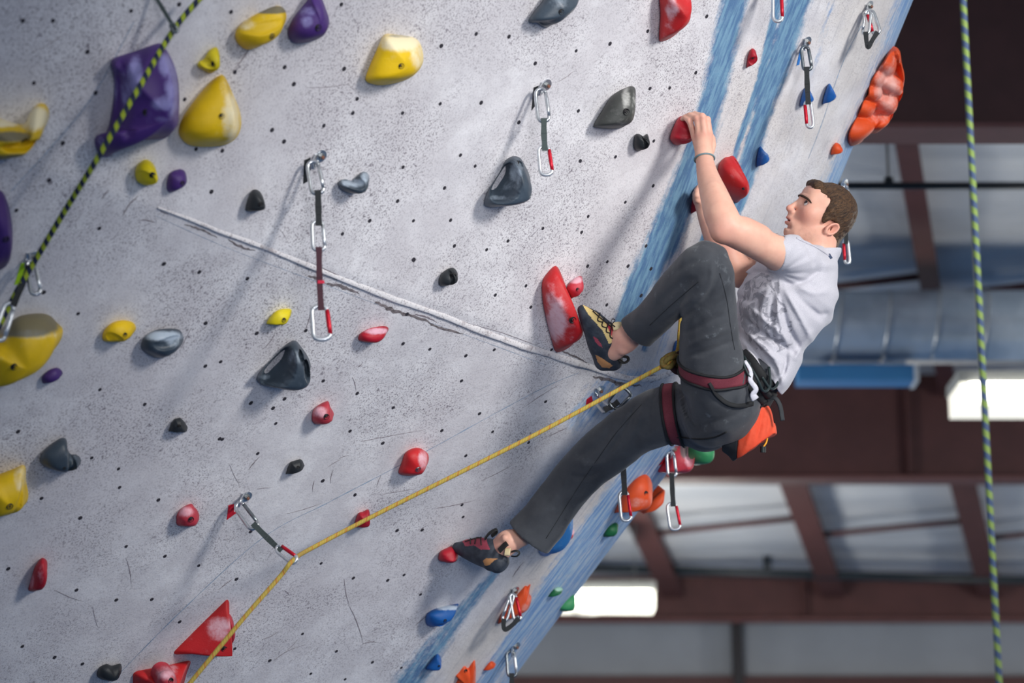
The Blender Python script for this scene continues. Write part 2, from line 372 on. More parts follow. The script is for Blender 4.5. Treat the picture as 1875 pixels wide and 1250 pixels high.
# the white moulding along the lip where the two panels meet
q = NT('lip_plaster')
g = q.ramp(q.noise(26, 5, .7), .52, .68); h = q.ramp(q.noise(150, 3, .7), .54, .66, 0, .7)
LIPM = q.out(q.mix(h, q.mix(g, lin((214, 212, 214)), lin((176, 170, 172))), lin((110, 100, 104))), .85, 0, .2)
q.bump(q.noise(120, 4), .5, .002)
lip = [(288, 379), (340, 398), (400, 422), (470, 448), (560, 484), (650, 520), (730, 551), (800, 574), (870, 602), (940, 628), (1010, 650), (1080, 672), (1140, 690), (1190, 694), (1222, 684), (1262, 668)]
LP = spline(lip, 120); vv = []; W8 = np.interp(np.arange(120), [0, 8, 20, 45, 80, 100, 119], [1, 3, 5, 6.5, 7.5, 6.5, 6])
for i, (x, y) in enumerate(LP):
    tx = unit(LP[min(i + 1, 119)] - LP[max(i - 1, 0)]); pn = np.array([-tx[1], tx[0]])
    for k, (o, z) in enumerate(((-.8, .000), (-.65, .002), (-.2, .004), (.3, .0055), (.62, .0045), (.78, -.001))):
        jit = (noise.noise(Vector((i * .21, k * .4, 1.3))) * .35 + noise.noise(Vector((i * .9, k * .2, 4.3))) * .25) * (k in (0, 1, 4, 5))
        P, n = wall_hit(*(np.array([x, y]) + pn * (o + jit) * W8[i]))
        if P is None: P, n = wall_hit(x, y)
        vv.append(P + n * z)
ff = [(i * 6 + k, i * 6 + k + 1, i * 6 + k + 7, i * 6 + k + 6) for i in range(119) for k in range(5)]
o = mesh_obj('trim_1', vv, ff, LIPM); tag(o, 'white plaster lip running across the climbing wall', kind='structure')

# ------------------------------------------------------------------ hall behind
BEAMM = plain('oxide_brown_steel', (76, 45, 44), .6, scale=5, var=.1)
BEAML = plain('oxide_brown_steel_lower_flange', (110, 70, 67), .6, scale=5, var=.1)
q = NT('white_roof_insulation')
wv_ = q.noise(1.0, 5, .6, q.mapv(q.coord(), (.5, 2.2, 1)))
q.bump(wv_, 1.0, .12)
CEILM = q.out(q.mix(q.ramp(wv_, .35, .65), lin((196, 199, 203)), lin((172, 177, 184))), .6, 0, .4)
GREYW = plain('grey_sheet_wall', (142, 147, 155), .7, scale=2, var=.05)
PIPEM = plain('dark_pipe', (28, 36, 42), .4, scale=10)
def BY(px, py, y): r = ray(px, py); return CAM + r * (y / r[1])
def ceil_z(y): return 7.05 - .065 * (y - 11.2)
def BC(px, py):
    r = ray(px, py); d = (7.05 + .065 * 11.2 - CAM[2]) / (r[2] + .065 * r[1]); return CAM + r * d
def struct(o, label): return tag(o, label, kind='structure')
m = MB(); yy = np.linspace(9.5, 27.2, 60)
vv = []; ff = []
for y in yy:
    for x in np.linspace(-9, 13, 80): vv.append((x, y, ceil_z(y) + .03 * math.sin(y * 2.2 + x * .3) + .02 * math.sin(y * 5.1)))
for i in range(59):
    for j in range(79): a = i * 80 + j; ff.append((a, a + 1, a + 81, a + 80))
struct(mesh_obj('ceiling', vv, ff, CEILM), 'pale insulated roof lining between the brown beams')
beams = [(11.2, BY(1700, 240, 11.2)[2], .24, 'dark brown roof beam crossing the top right corner'),
         (19.1, BY(1500, 876, 19.1)[2], .24, 'deep dark brown roof beam behind the climber'),
         (26.2, BY(1500, 1134, 26.2)[2], .22, 'farthest dark brown roof beam above the grey end wall')]
for (y, zb, fw, lab) in beams:
    t = empty('roof_beam', (2, y, zb)); tag(t, lab, 'beam')
    m = MB(); m.box((2, y, (zb + ceil_z(y)) / 2 + .02), (11, 0, 0), (0, .012, 0), (0, 0, (ceil_z(y) - zb) / 2)); m.build('web', BEAMM, t, False)
    m = MB(); m.box((2, y, zb - .012), (11, 0, 0), (0, fw / 2, 0), (0, 0, .012)); m.build('lower_flange', BEAML, t, False)
    m = MB()
    for x in np.arange(-8.4, 12.5, 2.9): m.box((x, y - .06, (zb + ceil_z(y)) / 2), (.012, 0, 0), (0, .05, 0), (0, 0, (ceil_z(y) - zb) / 2 - .02))
    m.build('stiffener', BEAMM, t, False)
def purlin(a, b, y0, y1, w, lab, grp):
    A, B = BC(*a), BC(*b); d = B - A
    P, Q = A + d * ((y0 - A[1]) / d[1]), A + d * ((y1 - A[1]) / d[1])
    mm = MB(); mm.bar(P - [0, 0, .13], Q - [0, 0, .13], w, .2); mm.bar(P - [0, 0, .23], Q - [0, 0, .23], w * 1.5, .015)
    o = mm.build('purlin', BEAMM, None, False); tag(o, lab, 'purlin', grp)
purlin((1672, 290), (1706, 500), 11.25, 19.0, .095, 'brown purlin under the pale roof right of the climber', 'purlins under the roof lining')
purlin((1195, 970), (1222, 1030), 19.15, 26.1, .16, 'brown purlin in the far bay beside the orange holds', 'purlins under the roof lining')
purlin((1478, 920), (1522, 1045), 19.15, 26.1, .16, 'brown purlin in the middle of the far roof bay', 'purlins under the roof lining')
purlin((1778, 910), (1812, 1050), 19.15, 26.1, .16, 'brown purlin in the far roof bay near the hanging rope', 'purlins under the roof lining')
def pipe(pts, r, name, mat, lab, cat, grp=None, n=12):
    mm = MB(); mm.tube(pts, r, n); o = mm.build(name, mat); tag(o, lab, cat, grp); return o
for a, b, lab in (((1500, 492), (1692, 468), 'thin brown sag rod left of the near purlin'), ((1735, 505), (1950, 478), 'thin brown sag rod right of the near purlin')):
    pipe([BC(*a) - [0, 0, .15], BC(*b) - [0, 0, .15]], .028, 'sag_rod', BEAMM, lab, 'rod', 'sag rods')
for a, b, lab in (((1195, 949), (1470, 919), 'thin brown sag rod left of the middle far purlin'), ((1495, 952), (1785, 924), 'thin brown sag rod right of the middle far purlin'), ((1815, 957), (1980, 940), 'thin brown sag rod at the right edge of the far bay')):
    pipe([BC(*a) - [0, 0, .15], BC(*b) - [0, 0, .15]], .03, 'sag_rod', BEAMM, lab, 'rod', 'sag rods')
t = empty('sprinkler_pipe', BY(1700, 340, 12.6)); tag(t, 'black sprinkler pipe under the roof beside the climber\'s head', 'pipe')
mm = MB(); mm.tube([BY(1200, 340, 12.6), BY(2100, 340, 12.6)], .021, 14); mm.build('pipe_run', PIPEM, t)
mm = MB(); p = BY(1627, 333, 12.6); mm.tube([p, [p[0], p[1], ceil_z(12.6)]], .007, 8); mm.tube([p + [-.022, 0, 0], p + [.022, 0, 0]], .03, 12); mm.build('pipe_hanger', PIPEM, t)
t = empty('sprinkler_pipe', BY(1500, 1051, 25.2)); tag(t, 'dark sprinkler pipe above the farthest roof beam', 'pipe')
mm = MB(); mm.tube([BY(1000, 1037, 25.2), BY(1500, 1052, 25.2), BY(1950, 1064, 25.2)], .05, 12); mm.build('pipe_run', PIPEM, t)
mm = MB(); p = BY(1405, 1048, 25.2); mm.tube([p, p + [0, 0, .18]], .04, 8); mm.build('sprinkler_head', PIPEM, t)
# duct
q = NT('galvanised_duct'); DUCTM = q.out(q.mix(q.ramp(q.noise(3, 4), .4, .6), lin((168, 182, 196)), lin((188, 200, 212))), .4, .4)
SEAMM = plain('duct_seam_metal', (188, 192, 195), .35, .8)
t = empty('ventilation_duct', BY(1700, 598, 16)); tag(t, 'round galvanised spiral duct behind the climber\'s back', 'duct')
dr = 67 / FPX * 16.6; c = BY(1700, 598, 16)
mm = MB(); mm.tube([(-3, 16, c[2]), (12, 16, c[2])], dr, 48, cap=False); mm.build('duct_body', DUCTM, t)
mm = MB()
for x in np.arange(-2.8, 12, .335):
    mm.tube([(x + .035 * math.cos(a), 16 + (dr + .003) * math.sin(a), c[2] + (dr + .003) * math.cos(a)) for a in np.linspace(0, 2 * np.pi, 40, endpoint=False)], .009, 6, closed=True)
mm.build('spiral_seam', SEAMM, t)
BLUEM = plain('register_blue_reflection', (62, 128, 182), .5, scale=3, var=.04)  # blue reflection on the box, put into its base colour
t = empty('air_register', BY(1570, 700, 16)); tag(t, 'blue rectangular air register box under the round duct', 'register')
a, b = BY(1462, 666, 15.8), BY(1676, 694, 15.8)
mm = MB(); mm.box((a + b) / 2 + [0, .12, 0], ((b - a)[0] / 2, 0, 0), (0, .1, 0), (0, 0, (a - b)[2] / 2)); mm.box((a + b) / 2 + [0, .17, (a - b)[2] / 2 + .012], (.2, 0, 0), (0, .05, 0), (0, 0, .02)); mm.build('register_body', BLUEM, t, False)
mm = MB(); mm.box([b[0] + .012, a[1] + .11, (a + b)[2] / 2], (.014, 0, 0), (0, .115, 0), (0, 0, (a - b)[2] / 2 + .01)); mm.build('register_rim', plain('pale_rim', (196, 202, 206), .5), t, False)
pipe([BY(1660, 663, 15.6), BY(2000, 664, 15.6)], .013, 'conduit', plain('pale_conduit', (205, 203, 200), .5), 'thin pale conduit below the duct at right', 'conduit')
# lights
q = NT('fluorescent_tube_glow'); q.b.inputs['Emission Color'].default_value = (1.0, .97, .86, 1); q.b.inputs['Emission Strength'].default_value = 9; GLOWM = q.out((.9, .9, .88, 1), .5)
HOUSM = plain('light_housing_grey', (150, 152, 150), .5)
q = NT('light_lens_glow'); q.b.inputs['Emission Color'].default_value = (1.0, .96, .82, 1); q.b.inputs['Emission Strength'].default_value = .8; LENSM = q.out((.85, .84, .76, 1), .4)
def lamp(loc, watts):
    l = bpy.data.lights.new('roof_fill_lamp', 'POINT'); l.energy = watts; l.color = (1.0, .97, .9); l.shadow_soft_size = .35
    o = bpy.data.objects.new('roof_fill_lamp', l); COL.objects.link(o); o.location = [float(v) for v in loc]
for loc in ((-1.5, 15.0, 4.2), (6.5, 14.0, 4.0), (1.5, 22.6, 4.2), (8.0, 23.0, 4.2), (-6.0, 22.0, 4.2)): lamp(loc, 330 if loc[1] < 18 else 205)  # point lamps without fixtures, added to brighten the roof lining
def fixture(a, b, y, lab, side=0.0, hang=True):
    A, B = BY(*a, y), BY(*b, y); h = A[2] - B[2]; w = B[0] - A[0]; cx = (A[0] + B[0]) / 2
    t = empty('strip_light', (cx, y, A[2])); tag(t, lab, 'light fixture')
    mm = MB(); mm.box((cx, y, A[2] - h * .17), (w / 2, 0, 0), (0, .22, 0), (0, 0, h * .17)); mm.build('housing', HOUSM, t, False)
    mm = MB(); mm.box((cx, y, A[2] - h * .66), (w / 2 - .01, 0, 0), (0, .205, 0), (0, 0, h * .33)); mm.build('diffuser', LENSM, t, False)
    for yo in (-.22, ):
        mm = MB(); mm.tube([(cx - w / 2 + .07, y + yo, A[2] - h * .62), (cx + w / 2 - .05, y + yo, A[2] - h * .62)], h * .26, 12); mm.build('fluorescent_tube', GLOWM, t)
    for xo in (-.35, .35):
        mm = MB(); mm.tube([(cx + xo * w, y, A[2]), (cx + xo * w, y, ceil_z(y))], .006, 6); mm.build('hanger_rod', HOUSM, t)
    return t
fixture((1743, 694), (2100, 754), 15.2, 'glowing strip light at the right edge below the duct')
t = fixture((960, 1070), (1199, 1118), 23.0, 'glowing strip light beside the lower edge of the climbing wall')
mm = MB(); mm.tube([BY(1075, 1112, 22.9), BY(1075, 1121, 22.9)], 28 / FPX * 24, 20); mm.build('sensor_cap', LENSM, t)  # cap glows with the diffuser's emissive material though it is no lamp
# end wall
mm = MB(); mm.box((2, 27.3, 3.2), (12, 0, 0), (0, .05, 0), (0, 0, 3.2)); struct(mm.build('wall_back', GREYW, None, False), 'grey end wall of the hall')
p = BY(1350, 1190, 27.1); mm = MB(); mm.box((p[0], 27.12, 3.2), (.055, 0, 0), (0, .12, 0), (0, 0, 3.2)); tag(mm.build('wall_column', plain('dark_column_steel', (40, 38, 42), .6), None, False), 'slim dark column against the grey end wall', 'column')
p = BY(1500, 1236, 27.0); p2 = BY(1500, 1300, 27.0); mm = MB(); mm.box((2, 27.15, p[2] - .25), (12, 0, 0), (0, .09, 0), (0, 0, .25)); tag(mm.build('wall_girt', BEAMM, None, False), 'dark brown girt along the bottom of the end wall', 'girt')
q = NT('blue_floor_mat'); FLM = q.out(q.mix(q.ramp(q.noise(2, 4), .4, .6), lin((66, 110, 158)), lin((82, 124, 168))), .6)
mm = MB(); mm.box((2, 12, -.05), (14, 0, 0), (0, 20, 0), (0, 0, .05)); struct(mm.build('floor', FLM, None, False), 'blue matted floor below the climbing wall')
# ------------------------------------------------------------------ climbing holds
CHALK = lin((226, 222, 224))
def hold_mat(name, rgb, rough=.55, dark=.75, chalkrgb=(226, 220, 224), amb=.10):
    q = NT(name); c = lin(rgb); d = tuple(x * dark for x in c[:3])
    n1 = q.noise(7, 4, .6); n2 = q.noise(30, 5, .7); n3 = q.noise(240, 3)
    col = q.mix(q.ramp(n1, .3, .7), d, c)
    f = q.ramp(q.math('ADD', q.attr('chalk'), q.math('MULTIPLY', q.math('SUBTRACT', n2, .5), 1.1)), .28, .95)
    dust = q.math('MULTIPLY', q.ramp(n2, .55, .75), amb)
    col = q.mix(q.math('MAXIMUM', q.math('MULTIPLY', f, .9), dust), col, lin(chalkrgb))
    col = q.mix(q.math('MULTIPLY', q.ramp(q.math('ADD', q.attr('grime'), q.math('MULTIPLY', q.math('SUBTRACT', n2, .5), .4)), .3, .7), .85), col, lin((84, 90, 90)))  # greyer patches: rubbed dirt on tops, darker facets and hollows
    q.bump(q.math('ADD', n3, q.math('MULTIPLY', n2, .6)), .35, .0012)
    return q.out(col, rough, 0, .4)
HM = {'yellow': hold_mat('yellow_resin', (240, 198, 8), chalkrgb=(244, 232, 196)), 'lemon': hold_mat('lemon_resin', (226, 206, 20)),
      'purple': hold_mat('purple_resin', (74, 44, 118), chalkrgb=(150, 146, 200)), 'red': hold_mat('red_resin', (194, 32, 36), chalkrgb=(226, 190, 200)),
      'crimson': hold_mat('crimson_resin', (176, 22, 42), chalkrgb=(226, 180, 196)), 'pink': hold_mat('rose_resin', (190, 56, 70), chalkrgb=(230, 180, 192)),
      'orange': hold_mat('orange_resin', (226, 82, 32), chalkrgb=(222, 170, 160)), 'blue': hold_mat('blue_resin', (22, 92, 168), chalkrgb=(200, 214, 226)),
      'sky': hold_mat('sky_blue_resin', (62, 142, 216), chalkrgb=(200, 214, 226)),
      'green': hold_mat('green_resin', (24, 100, 58), chalkrgb=(160, 200, 180)), 'leaf': hold_mat('leaf_green_resin', (58, 146, 92), chalkrgb=(190, 214, 200)),
      'black': hold_mat('black_resin', (40, 44, 48), chalkrgb=(150, 152, 158)), 'slate': hold_mat('slate_resin', (62, 74, 86), rough=.42, chalkrgb=(176, 190, 204)),
      'olive': hold_mat('charcoal_resin', (62, 64, 62), chalkrgb=(190, 190, 186))}
BOLTM = plain('bolt_recess_shade', (22, 20, 22), .5)  # shade inside the bolt recess, given as a near-black colour
BOLTS = plain('steel_bolt_head', (120, 122, 124), .35, .9)
RHO = np.array([0, .12, .24, .36, .47, .57, .66, .74, .81, .86, .90, .935, .965, .985, 1.0])
RHO = np.unique(np.concatenate([RHO, (RHO[1:] + RHO[:-1]) / 2]))
def hold(outline, h, mat, label, group=None, chalk=(), bolts=(), bumps=(), a=2.2, b=.62, ctr=None, sharp=False, clamp=.5, grime=(), cat='climbing hold', kind='climbing_hold', n=84, anchor=None, tip=None, lift=0.0, petals=()):
    O = np.asarray(outline, float)
    out = resample(O, n, True) if sharp else resample(spline(O, 240, True), n, True)
    if sharp:
        for _ in range(1): out = (np.roll(out, 1, 0) + 2 * out + np.roll(out, -1, 0)) / 4
    c = np.asarray(ctr, float) if ctr is not None else out.mean(0)
    ax, ay = anchor if anchor is not None else c
    P0, nn = wall_hit(ax, ay)
    while P0 is None: ax -= 3; ay -= 2; P0, nn = wall_hit(ax, ay)
    v = -unit(ray(ax, ay)); k = nn @ v
    if k < clamp:
        w = unit(nn - v * k); nn = unit(v * clamp + w * math.sqrt(1 - clamp * clamp))
    P0 = P0 + nn * lift
    sh = (proj(P0 + nn * .05) - proj(P0))[:2] / .05
    tipv = np.asarray(tip, float) - c if tip is not None else np.zeros(2)
    rr = RHO; V0 = []; meta = []
    for r in rr:
        z = h * max(0.0, 1 - r ** a) ** b
        for o in out:
            p = c + r * (o - c) + tipv * (1 - r)
            V0.append((p[0], p[1], z, r))
    V0 = np.array(V0)
    z = V0[:, 2].copy()
    for bm in bumps:
        bx, by, rx, ry, ang, amt = bm
        ca, sa = math.cos(math.radians(ang)), math.sin(math.radians(ang))
        dx, dy = V0[:, 0] - bx, V0[:, 1] - by
        u, w = (dx * ca + dy * sa) / rx, (-dx * sa + dy * ca) / ry
        d2 = u * u + w * w
        fade = np.clip((1 - V0[:, 3]) / .12, 0, 1)
        if amt < 0: z += amt * np.clip(1.15 - d2, 0, 1) ** .55 * (fade if h > .03 or True else 1)
        else: z += amt * np.exp(-d2 * 1.2) * fade
    if petals:
        fade = np.clip((1 - V0[:, 3]) / .06, 0, 1); z *= .45
        for bx, by, rx, ry, ang, hz in petals:
            ca, sa = math.cos(math.radians(ang)), math.sin(math.radians(ang)); dx, dy = V0[:, 0] - bx, V0[:, 1] - by
            d2 = ((dx * ca + dy * sa) / rx) ** 2 + ((-dx * sa + dy * ca) / ry) ** 2
            z = np.maximum(z, hz * np.sqrt(np.clip(1 - d2, 0, 1)) * fade)
    p = V0[:, :2] + .6 * sh[None] * (z * (1 - V0[:, 3] ** 3))[:, None]
    def place(p, z):
        R = AX * (p[:, :1] - 937.5) / FPX + AF + AU * (625 - p[:, 1:2]) / FPX
        d = ((P0 - CAM) @ nn + z) / (R @ nn); return CAM + R * d[:, None]
    P = place(p, z)
    skirt = place(out, np.zeros(n)) - nn * (.035 if clamp > .45 else .1) * 1.0
    P = np.concatenate([P, skirt]); m = len(rr); f = []
    for i in range(m):
        for j in range(n):
            k2 = (j + 1) % n
            f.append((i * n + j, i * n + k2, (i + 1) * n + k2, (i + 1) * n + j))
    ck = np.zeros(len(P)); gk = np.zeros(len(P)); q2 = proj(P)
    for cx, cy, rx, ry, amt in chalk:
        ck = np.maximum(ck, amt * np.clip(1.6 - np.sqrt(((q2[:, 0] - cx) / rx) ** 2 + ((q2[:, 1] - cy) / ry) ** 2), 0, 1))
    for cx, cy, rx, ry, amt in grime:
        gk = np.maximum(gk, amt * np.clip(1.8 - np.sqrt(((q2[:, 0] - cx) / rx) ** 2 + ((q2[:, 1] - cy) / ry) ** 2), 0, 1))
    # orientation: make faces look out
    e1 = P[f[n * 3][1]] - P[f[n * 3][0]]; e2 = P[f[n * 3][3]] - P[f[n * 3][0]]
    if np.cross(e1, e2) @ nn < 0: f = [q_[::-1] for q_ in f]
    root = empty(kind, P0)
    tag(root, label, cat, group)
    body = mesh_obj('hold_body', P, f, HM[mat], root, True, {'chalk': ck, 'grime': gk})
    bv = BVHTree.FromPolygons([tuple(x) for x in P], f)
    for bt in bolts:
        bx, by, br = bt[:3]
        r_ = unit(ray(bx, by)); hh = bv.ray_cast(Vector(CAM), Vector(r_), 40)
        if hh[0] is None: continue
        B = np.array(hh[0]); fn = np.array(hh[1]); fn = fn if fn @ r_ < 0 else -fn
        ax_ = unit(nn + .8 * fn); rad = br / FPX * ((B - CAM) @ AF)
        e1 = unit(np.cross(ax_, [0, 0, 1.])); e2 = np.cross(ax_, e1); an = np.linspace(0, 2 * np.pi, 20, endpoint=False)
        ring = lambda q_, z_: B + ax_ * z_ + q_ * rad * (np.cos(an)[:, None] * e1 + np.sin(an)[:, None] * e2)
        rs = [ring(1.12, -.004), ring(1.08, .0012), ring(.92, .0016), ring(.82, -.0005), ring(.45, -.0005), ring(.42, .001), ring(.2, .001), ring(.18, -.0004), ring(.01, -.0004)]
        vv = np.concatenate(rs); ff = [(l * 20 + i, l * 20 + (i + 1) % 20, (l + 1) * 20 + (i + 1) % 20, (l + 1) * 20 + i) for l in range(8) for i in range(20)]
        mesh_obj('bolt', vv, ff, BOLTS if len(bt) > 3 else BOLTM, root)
    return root, bv
HB = {}
H = hold
# ---- yellow
H([(-40,230),(-10,216),(25,225),(45,226),(54,208),(67,192),(79,189),(88,197),(90,212),(84,230),(70,247),(45,270),(24,288),(-5,292),(-45,285)], .11, 'yellow', 'yellow hooked hold cut by the left edge of the picture', ctr=(20,252), chalk=[(62,215,30,22,1.0),(10,225,30,8,.9)], grime=[(15,250,40,9,.7),(30,290,50,9,.55)], bumps=[(20,250,34,9,-10,-.03)], bolts=[(42,258,5)])
H([(402,138),(411,140),(425,168),(438,200),(442,225),(437,246),(424,260),(404,267),(370,269),(345,265),(331,252),(327,238),(335,214),(359,180),(385,150)], .1, 'yellow', 'large yellow teardrop hold just right of the big purple volume', chalk=[(424,215,17,50,.75),(408,158,10,18,.45)], bolts=[(406,213,5)], bumps=[(405,200,10,70,8,.012)])
H([(387,89),(397,87),(402,100),(402,116),(396,128),(385,134),(371,128),(362,122),(363,114),(374,107),(380,96)], .05, 'lemon', 'small lumpy yellow hold above the large yellow teardrop', bolts=[(392,117,5)], bumps=[(374,112,8,8,0,-.012)])
H([(433,54),(446,40),(470,25),(500,12),(515,12),(523,21),(524,36),(515,55),(500,70),(480,83),(455,91),(440,84),(431,70)], .08, 'yellow', 'rounded yellow hold at the top with a grey chalked crown', chalk=[(450,44,22,12,.6),(495,30,26,10,.35)], grime=[(495,18,30,6,.9)], bolts=[(498,66,5)], bumps=[(470,42,34,7,-22,-.008)])
H([(702,65),(720,63),(755,68),(769,79),(775,100),(774,116),(765,131),(750,143),(725,152),(700,156),(678,153),(669,145),(675,125),(688,95)], .09, 'yellow', 'big yellow rounded hold alone near the top, white chalk on its upper half', chalk=[(735,78,42,16,1.0),(765,100,14,30,.7)], grime=[(735,66,26,3,.5)], bolts=[(735,121,5)])
H([(262,293),(272,293),(282,302),(287,318),(282,333),(268,340),(252,333),(247,318),(251,303)], .07, 'lemon', 'small round yellow knob below the big purple volume', bolts=[(279,321,5)], bumps=[(258,320,10,12,0,-.01)])
H([(-40,640),(-20,628),(0,618),(28,583),(60,574),(88,576),(104,590),(115,603),(110,625),(90,650),(65,670),(40,684),(0,702),(-40,712)], .13, 'yellow', 'large yellow sloper cut by the left edge, its top rubbed grey', chalk=[(60,612,50,10,.6)], grime=[(45,592,52,20,1.0)], bolts=[(26,672,6)])
H([(188,622),(190,606),(205,591),(225,586),(243,590),(249,601),(242,612),(222,624),(200,626)], .05, 'yellow', 'small yellow oval hold left of the grey chalked pebble', grime=[(225,588,20,3,.3)], bolts=[(229,613,4)], bumps=[(205,612,12,9,0,-.006)])
H([(-40,880),(-5,869),(25,858),(45,852),(48,880),(52,908),(45,924),(20,938),(-5,944),(-40,945)], .1, 'yellow', 'yellow blocky hold cut by the left edge, low on the wall', chalk=[(38,875,14,26,.6)], bolts=[(18,927,6)], bumps=[(20,900,6,40,25,-.01)])
H([(488,591),(497,577),(510,567),(530,565),(534,571),(528,585),(515,594),(493,594)], .04, 'lemon', 'small yellow leaf shaped hold left of the long hanging sling', bolts=[(520,586,4)], grime=[(505,580,18,3,.25)])
# ---- purple
H([(203,112),(214,104),(252,92),(290,79),(301,86),(318,116),(327,152),(328,198),(325,225),(312,246),(298,254),(262,257),(237,263),(216,275),(201,286),(188,287),(177,273),(173,256),(178,247),(196,240),(205,200),(209,165),(208,138)], .16, 'purple', 'biggest purple volume, draped behind the green and navy rope', chalk=[(248,140,14,34,.95),(302,120,12,22,.9),(230,170,10,40,.6),(307,158,8,8,.7),(300,190,22,14,.85),(316,160,12,60,.75),(295,220,14,8,.5),(185,258,10,10,.5),(212,160,5,40,.5)], bolts=[(268,206,6)], bumps=[(215,165,10,70,4,-.03),(275,150,16,60,20,.02)], ctr=(268,185))
H([(563,0),(568,-12),(585,-10),(598,20),(603,40),(597,59),(585,70),(560,78),(540,79),(529,69),(527,55),(535,36),(550,16)], .08, 'purple', 'purple rounded hold at the top edge beside the yellow one', chalk=[(566,20,22,10,.55),(563,40,11,12,.65)], bolts=[(583,51,6)])
H([(310,318),(325,310),(337,312),(342,325),(340,337),(325,348),(310,352),(305,340)], .04, 'purple', 'small purple chip beside the yellow knob', bolts=[(334,335,4)])
H([(-40,335),(0,348),(12,365),(20,395),(23,425),(22,455),(16,480),(0,494),(-40,500)], .09, 'purple', 'tall purple hold cut by the left edge of the picture', bolts=[(11,438,6)], ctr=(-6,420))
H([(76,693),(80,685),(92,676),(105,673),(114,680),(112,688),(95,698),(80,702)], .03, 'purple', 'tiny flat purple hold below the large yellow sloper')
# ---- greys and blacks
H([(258,633),(265,616),(285,604),(313,601),(330,605),(336,620),(328,637),(305,652),(285,655),(265,645)], .06, 'slate', 'grey pebble hold with a white chalked hollow beside the yellow oval', chalk=[(300,615,34,9,1.0),(318,625,14,12,.6)], bumps=[(300,618,24,7,-14,-.012)])
H([(73,839),(80,825),(100,808),(114,801),(122,805),(124,822),(130,831),(140,832),(148,840),(145,852),(128,860),(105,861),(85,856),(75,848)], .07, 'slate', 'dark claw shaped hold above the cut off yellow block', ctr=(108,840), bumps=[(122,842,8,14,30,-.02),(134,842,10,6,0,.012)], chalk=[(134,838,14,8,.35)], bolts=[(118,857,3)])
H([(308,790),(313,775),(320,766),(330,764),(338,772),(344,782),(342,790),(325,789)], .035, 'black', 'small black chip between the claw and the red knob', bolts=[(328,780,3)], sharp=True)
H([(177,1235),(183,1221),(195,1215),(205,1218),(221,1215),(222,1231),(215,1240),(200,1245),(185,1243)], .05, 'black', 'black chip low in the corner beside the red bottom volume')
H([(523,868),(527,855),(532,845),(550,840),(554,843),(558,853),(551,858),(532,866)], .035, 'black', 'small ragged black chip below the chalky red knob', bolts=[(546,856,3)], sharp=True)
H([(968,37),(975,25),(990,6),(1012,-18),(1062,-16),(1057,4),(1040,20),(1020,38),(1003,50),(992,48),(982,42),(972,42)], .08, 'slate', 'long dark grey hold cut by the top edge', chalk=[(1022,5,24,12,.45)], bolts=[(1028,22,5)], bumps=[(990,40,8,6,0,-.015)])
H([(1087,229),(1100,206),(1120,176),(1144,161),(1158,158),(1164,166),(1162,195),(1155,219),(1140,233),(1115,236),(1092,234)], .085, 'olive', 'dark grey shell shaped hold up the wall left of the gripping hand', chalk=[(1146,180,9,22,.7),(1140,222,16,8,.4),(1160,190,4,26,.5)], bolts=[(1147,205,6)])
H([(1160,263),(1163,247),(1170,245),(1178,249),(1185,245),(1188,255),(1182,268),(1172,276),(1163,274)], .05, 'black', 'small black notched hold just left of the gripped red hold', bumps=[(1172,258,3,12,0,-.015)], bolts=[(1181,257,4)])
H([(887,370),(893,350),(915,315),(926,294),(938,286),(951,288),(960,300),(971,326),(968,346),(955,360),(930,374),(902,380),(889,377)], .11, 'slate', 'grey pocketed jug in the middle of the upper panel', chalk=[(945,315,14,22,.65),(908,362,22,5,.6),(935,340,16,10,.5)], bumps=[(916,330,11,36,28,-.075),(958,343,9,13,30,-.05),(948,298,5,5,0,-.02)], ctr=(938,345), bolts=[(948,298,4)])
H([(619,339),(623,330),(634,328),(645,331),(655,321),(665,314),(674,318),(676,331),(665,345),(645,354),(629,350)], .06, 'slate', 'grey pebble hold with a bite out of its top, right of the hanging sling', chalk=[(648,334,26,8,.8),(668,325,9,11,.8)], ctr=(650,340), bumps=[(640,328,16,9,0,-.02)])
H([(450,385),(452,370),(460,350),(470,347),(479,355),(485,373),(480,383),(465,387)], .055, 'black', 'small dark cone hold left of the hanging sling', bolts=[(478,374,4)])
H([(470,691),(480,675),(505,650),(525,630),(540,623),(552,635),(565,655),(569,671),(564,685),(545,700),(515,710),(490,708),(474,701)], .11, 'slate', 'grey pocketed jug in the middle of the lower panel', chalk=[(540,655,18,16,.5),(485,690,20,5,.45)], bumps=[(503,668,12,40,38,-.075),(550,663,10,12,0,-.05),(544,643,6,7,0,-.04),(548,690,16,8,-28,-.05)], ctr=(535,680))
H([(803,517),(807,503),(818,493),(830,490),(838,500),(835,512),(820,522),(808,524)], .05, 'black', 'small black twin knob hold below the pocketed jug', bolts=[(830,505,5)], bumps=[(818,508,3,16,10,-.012)])
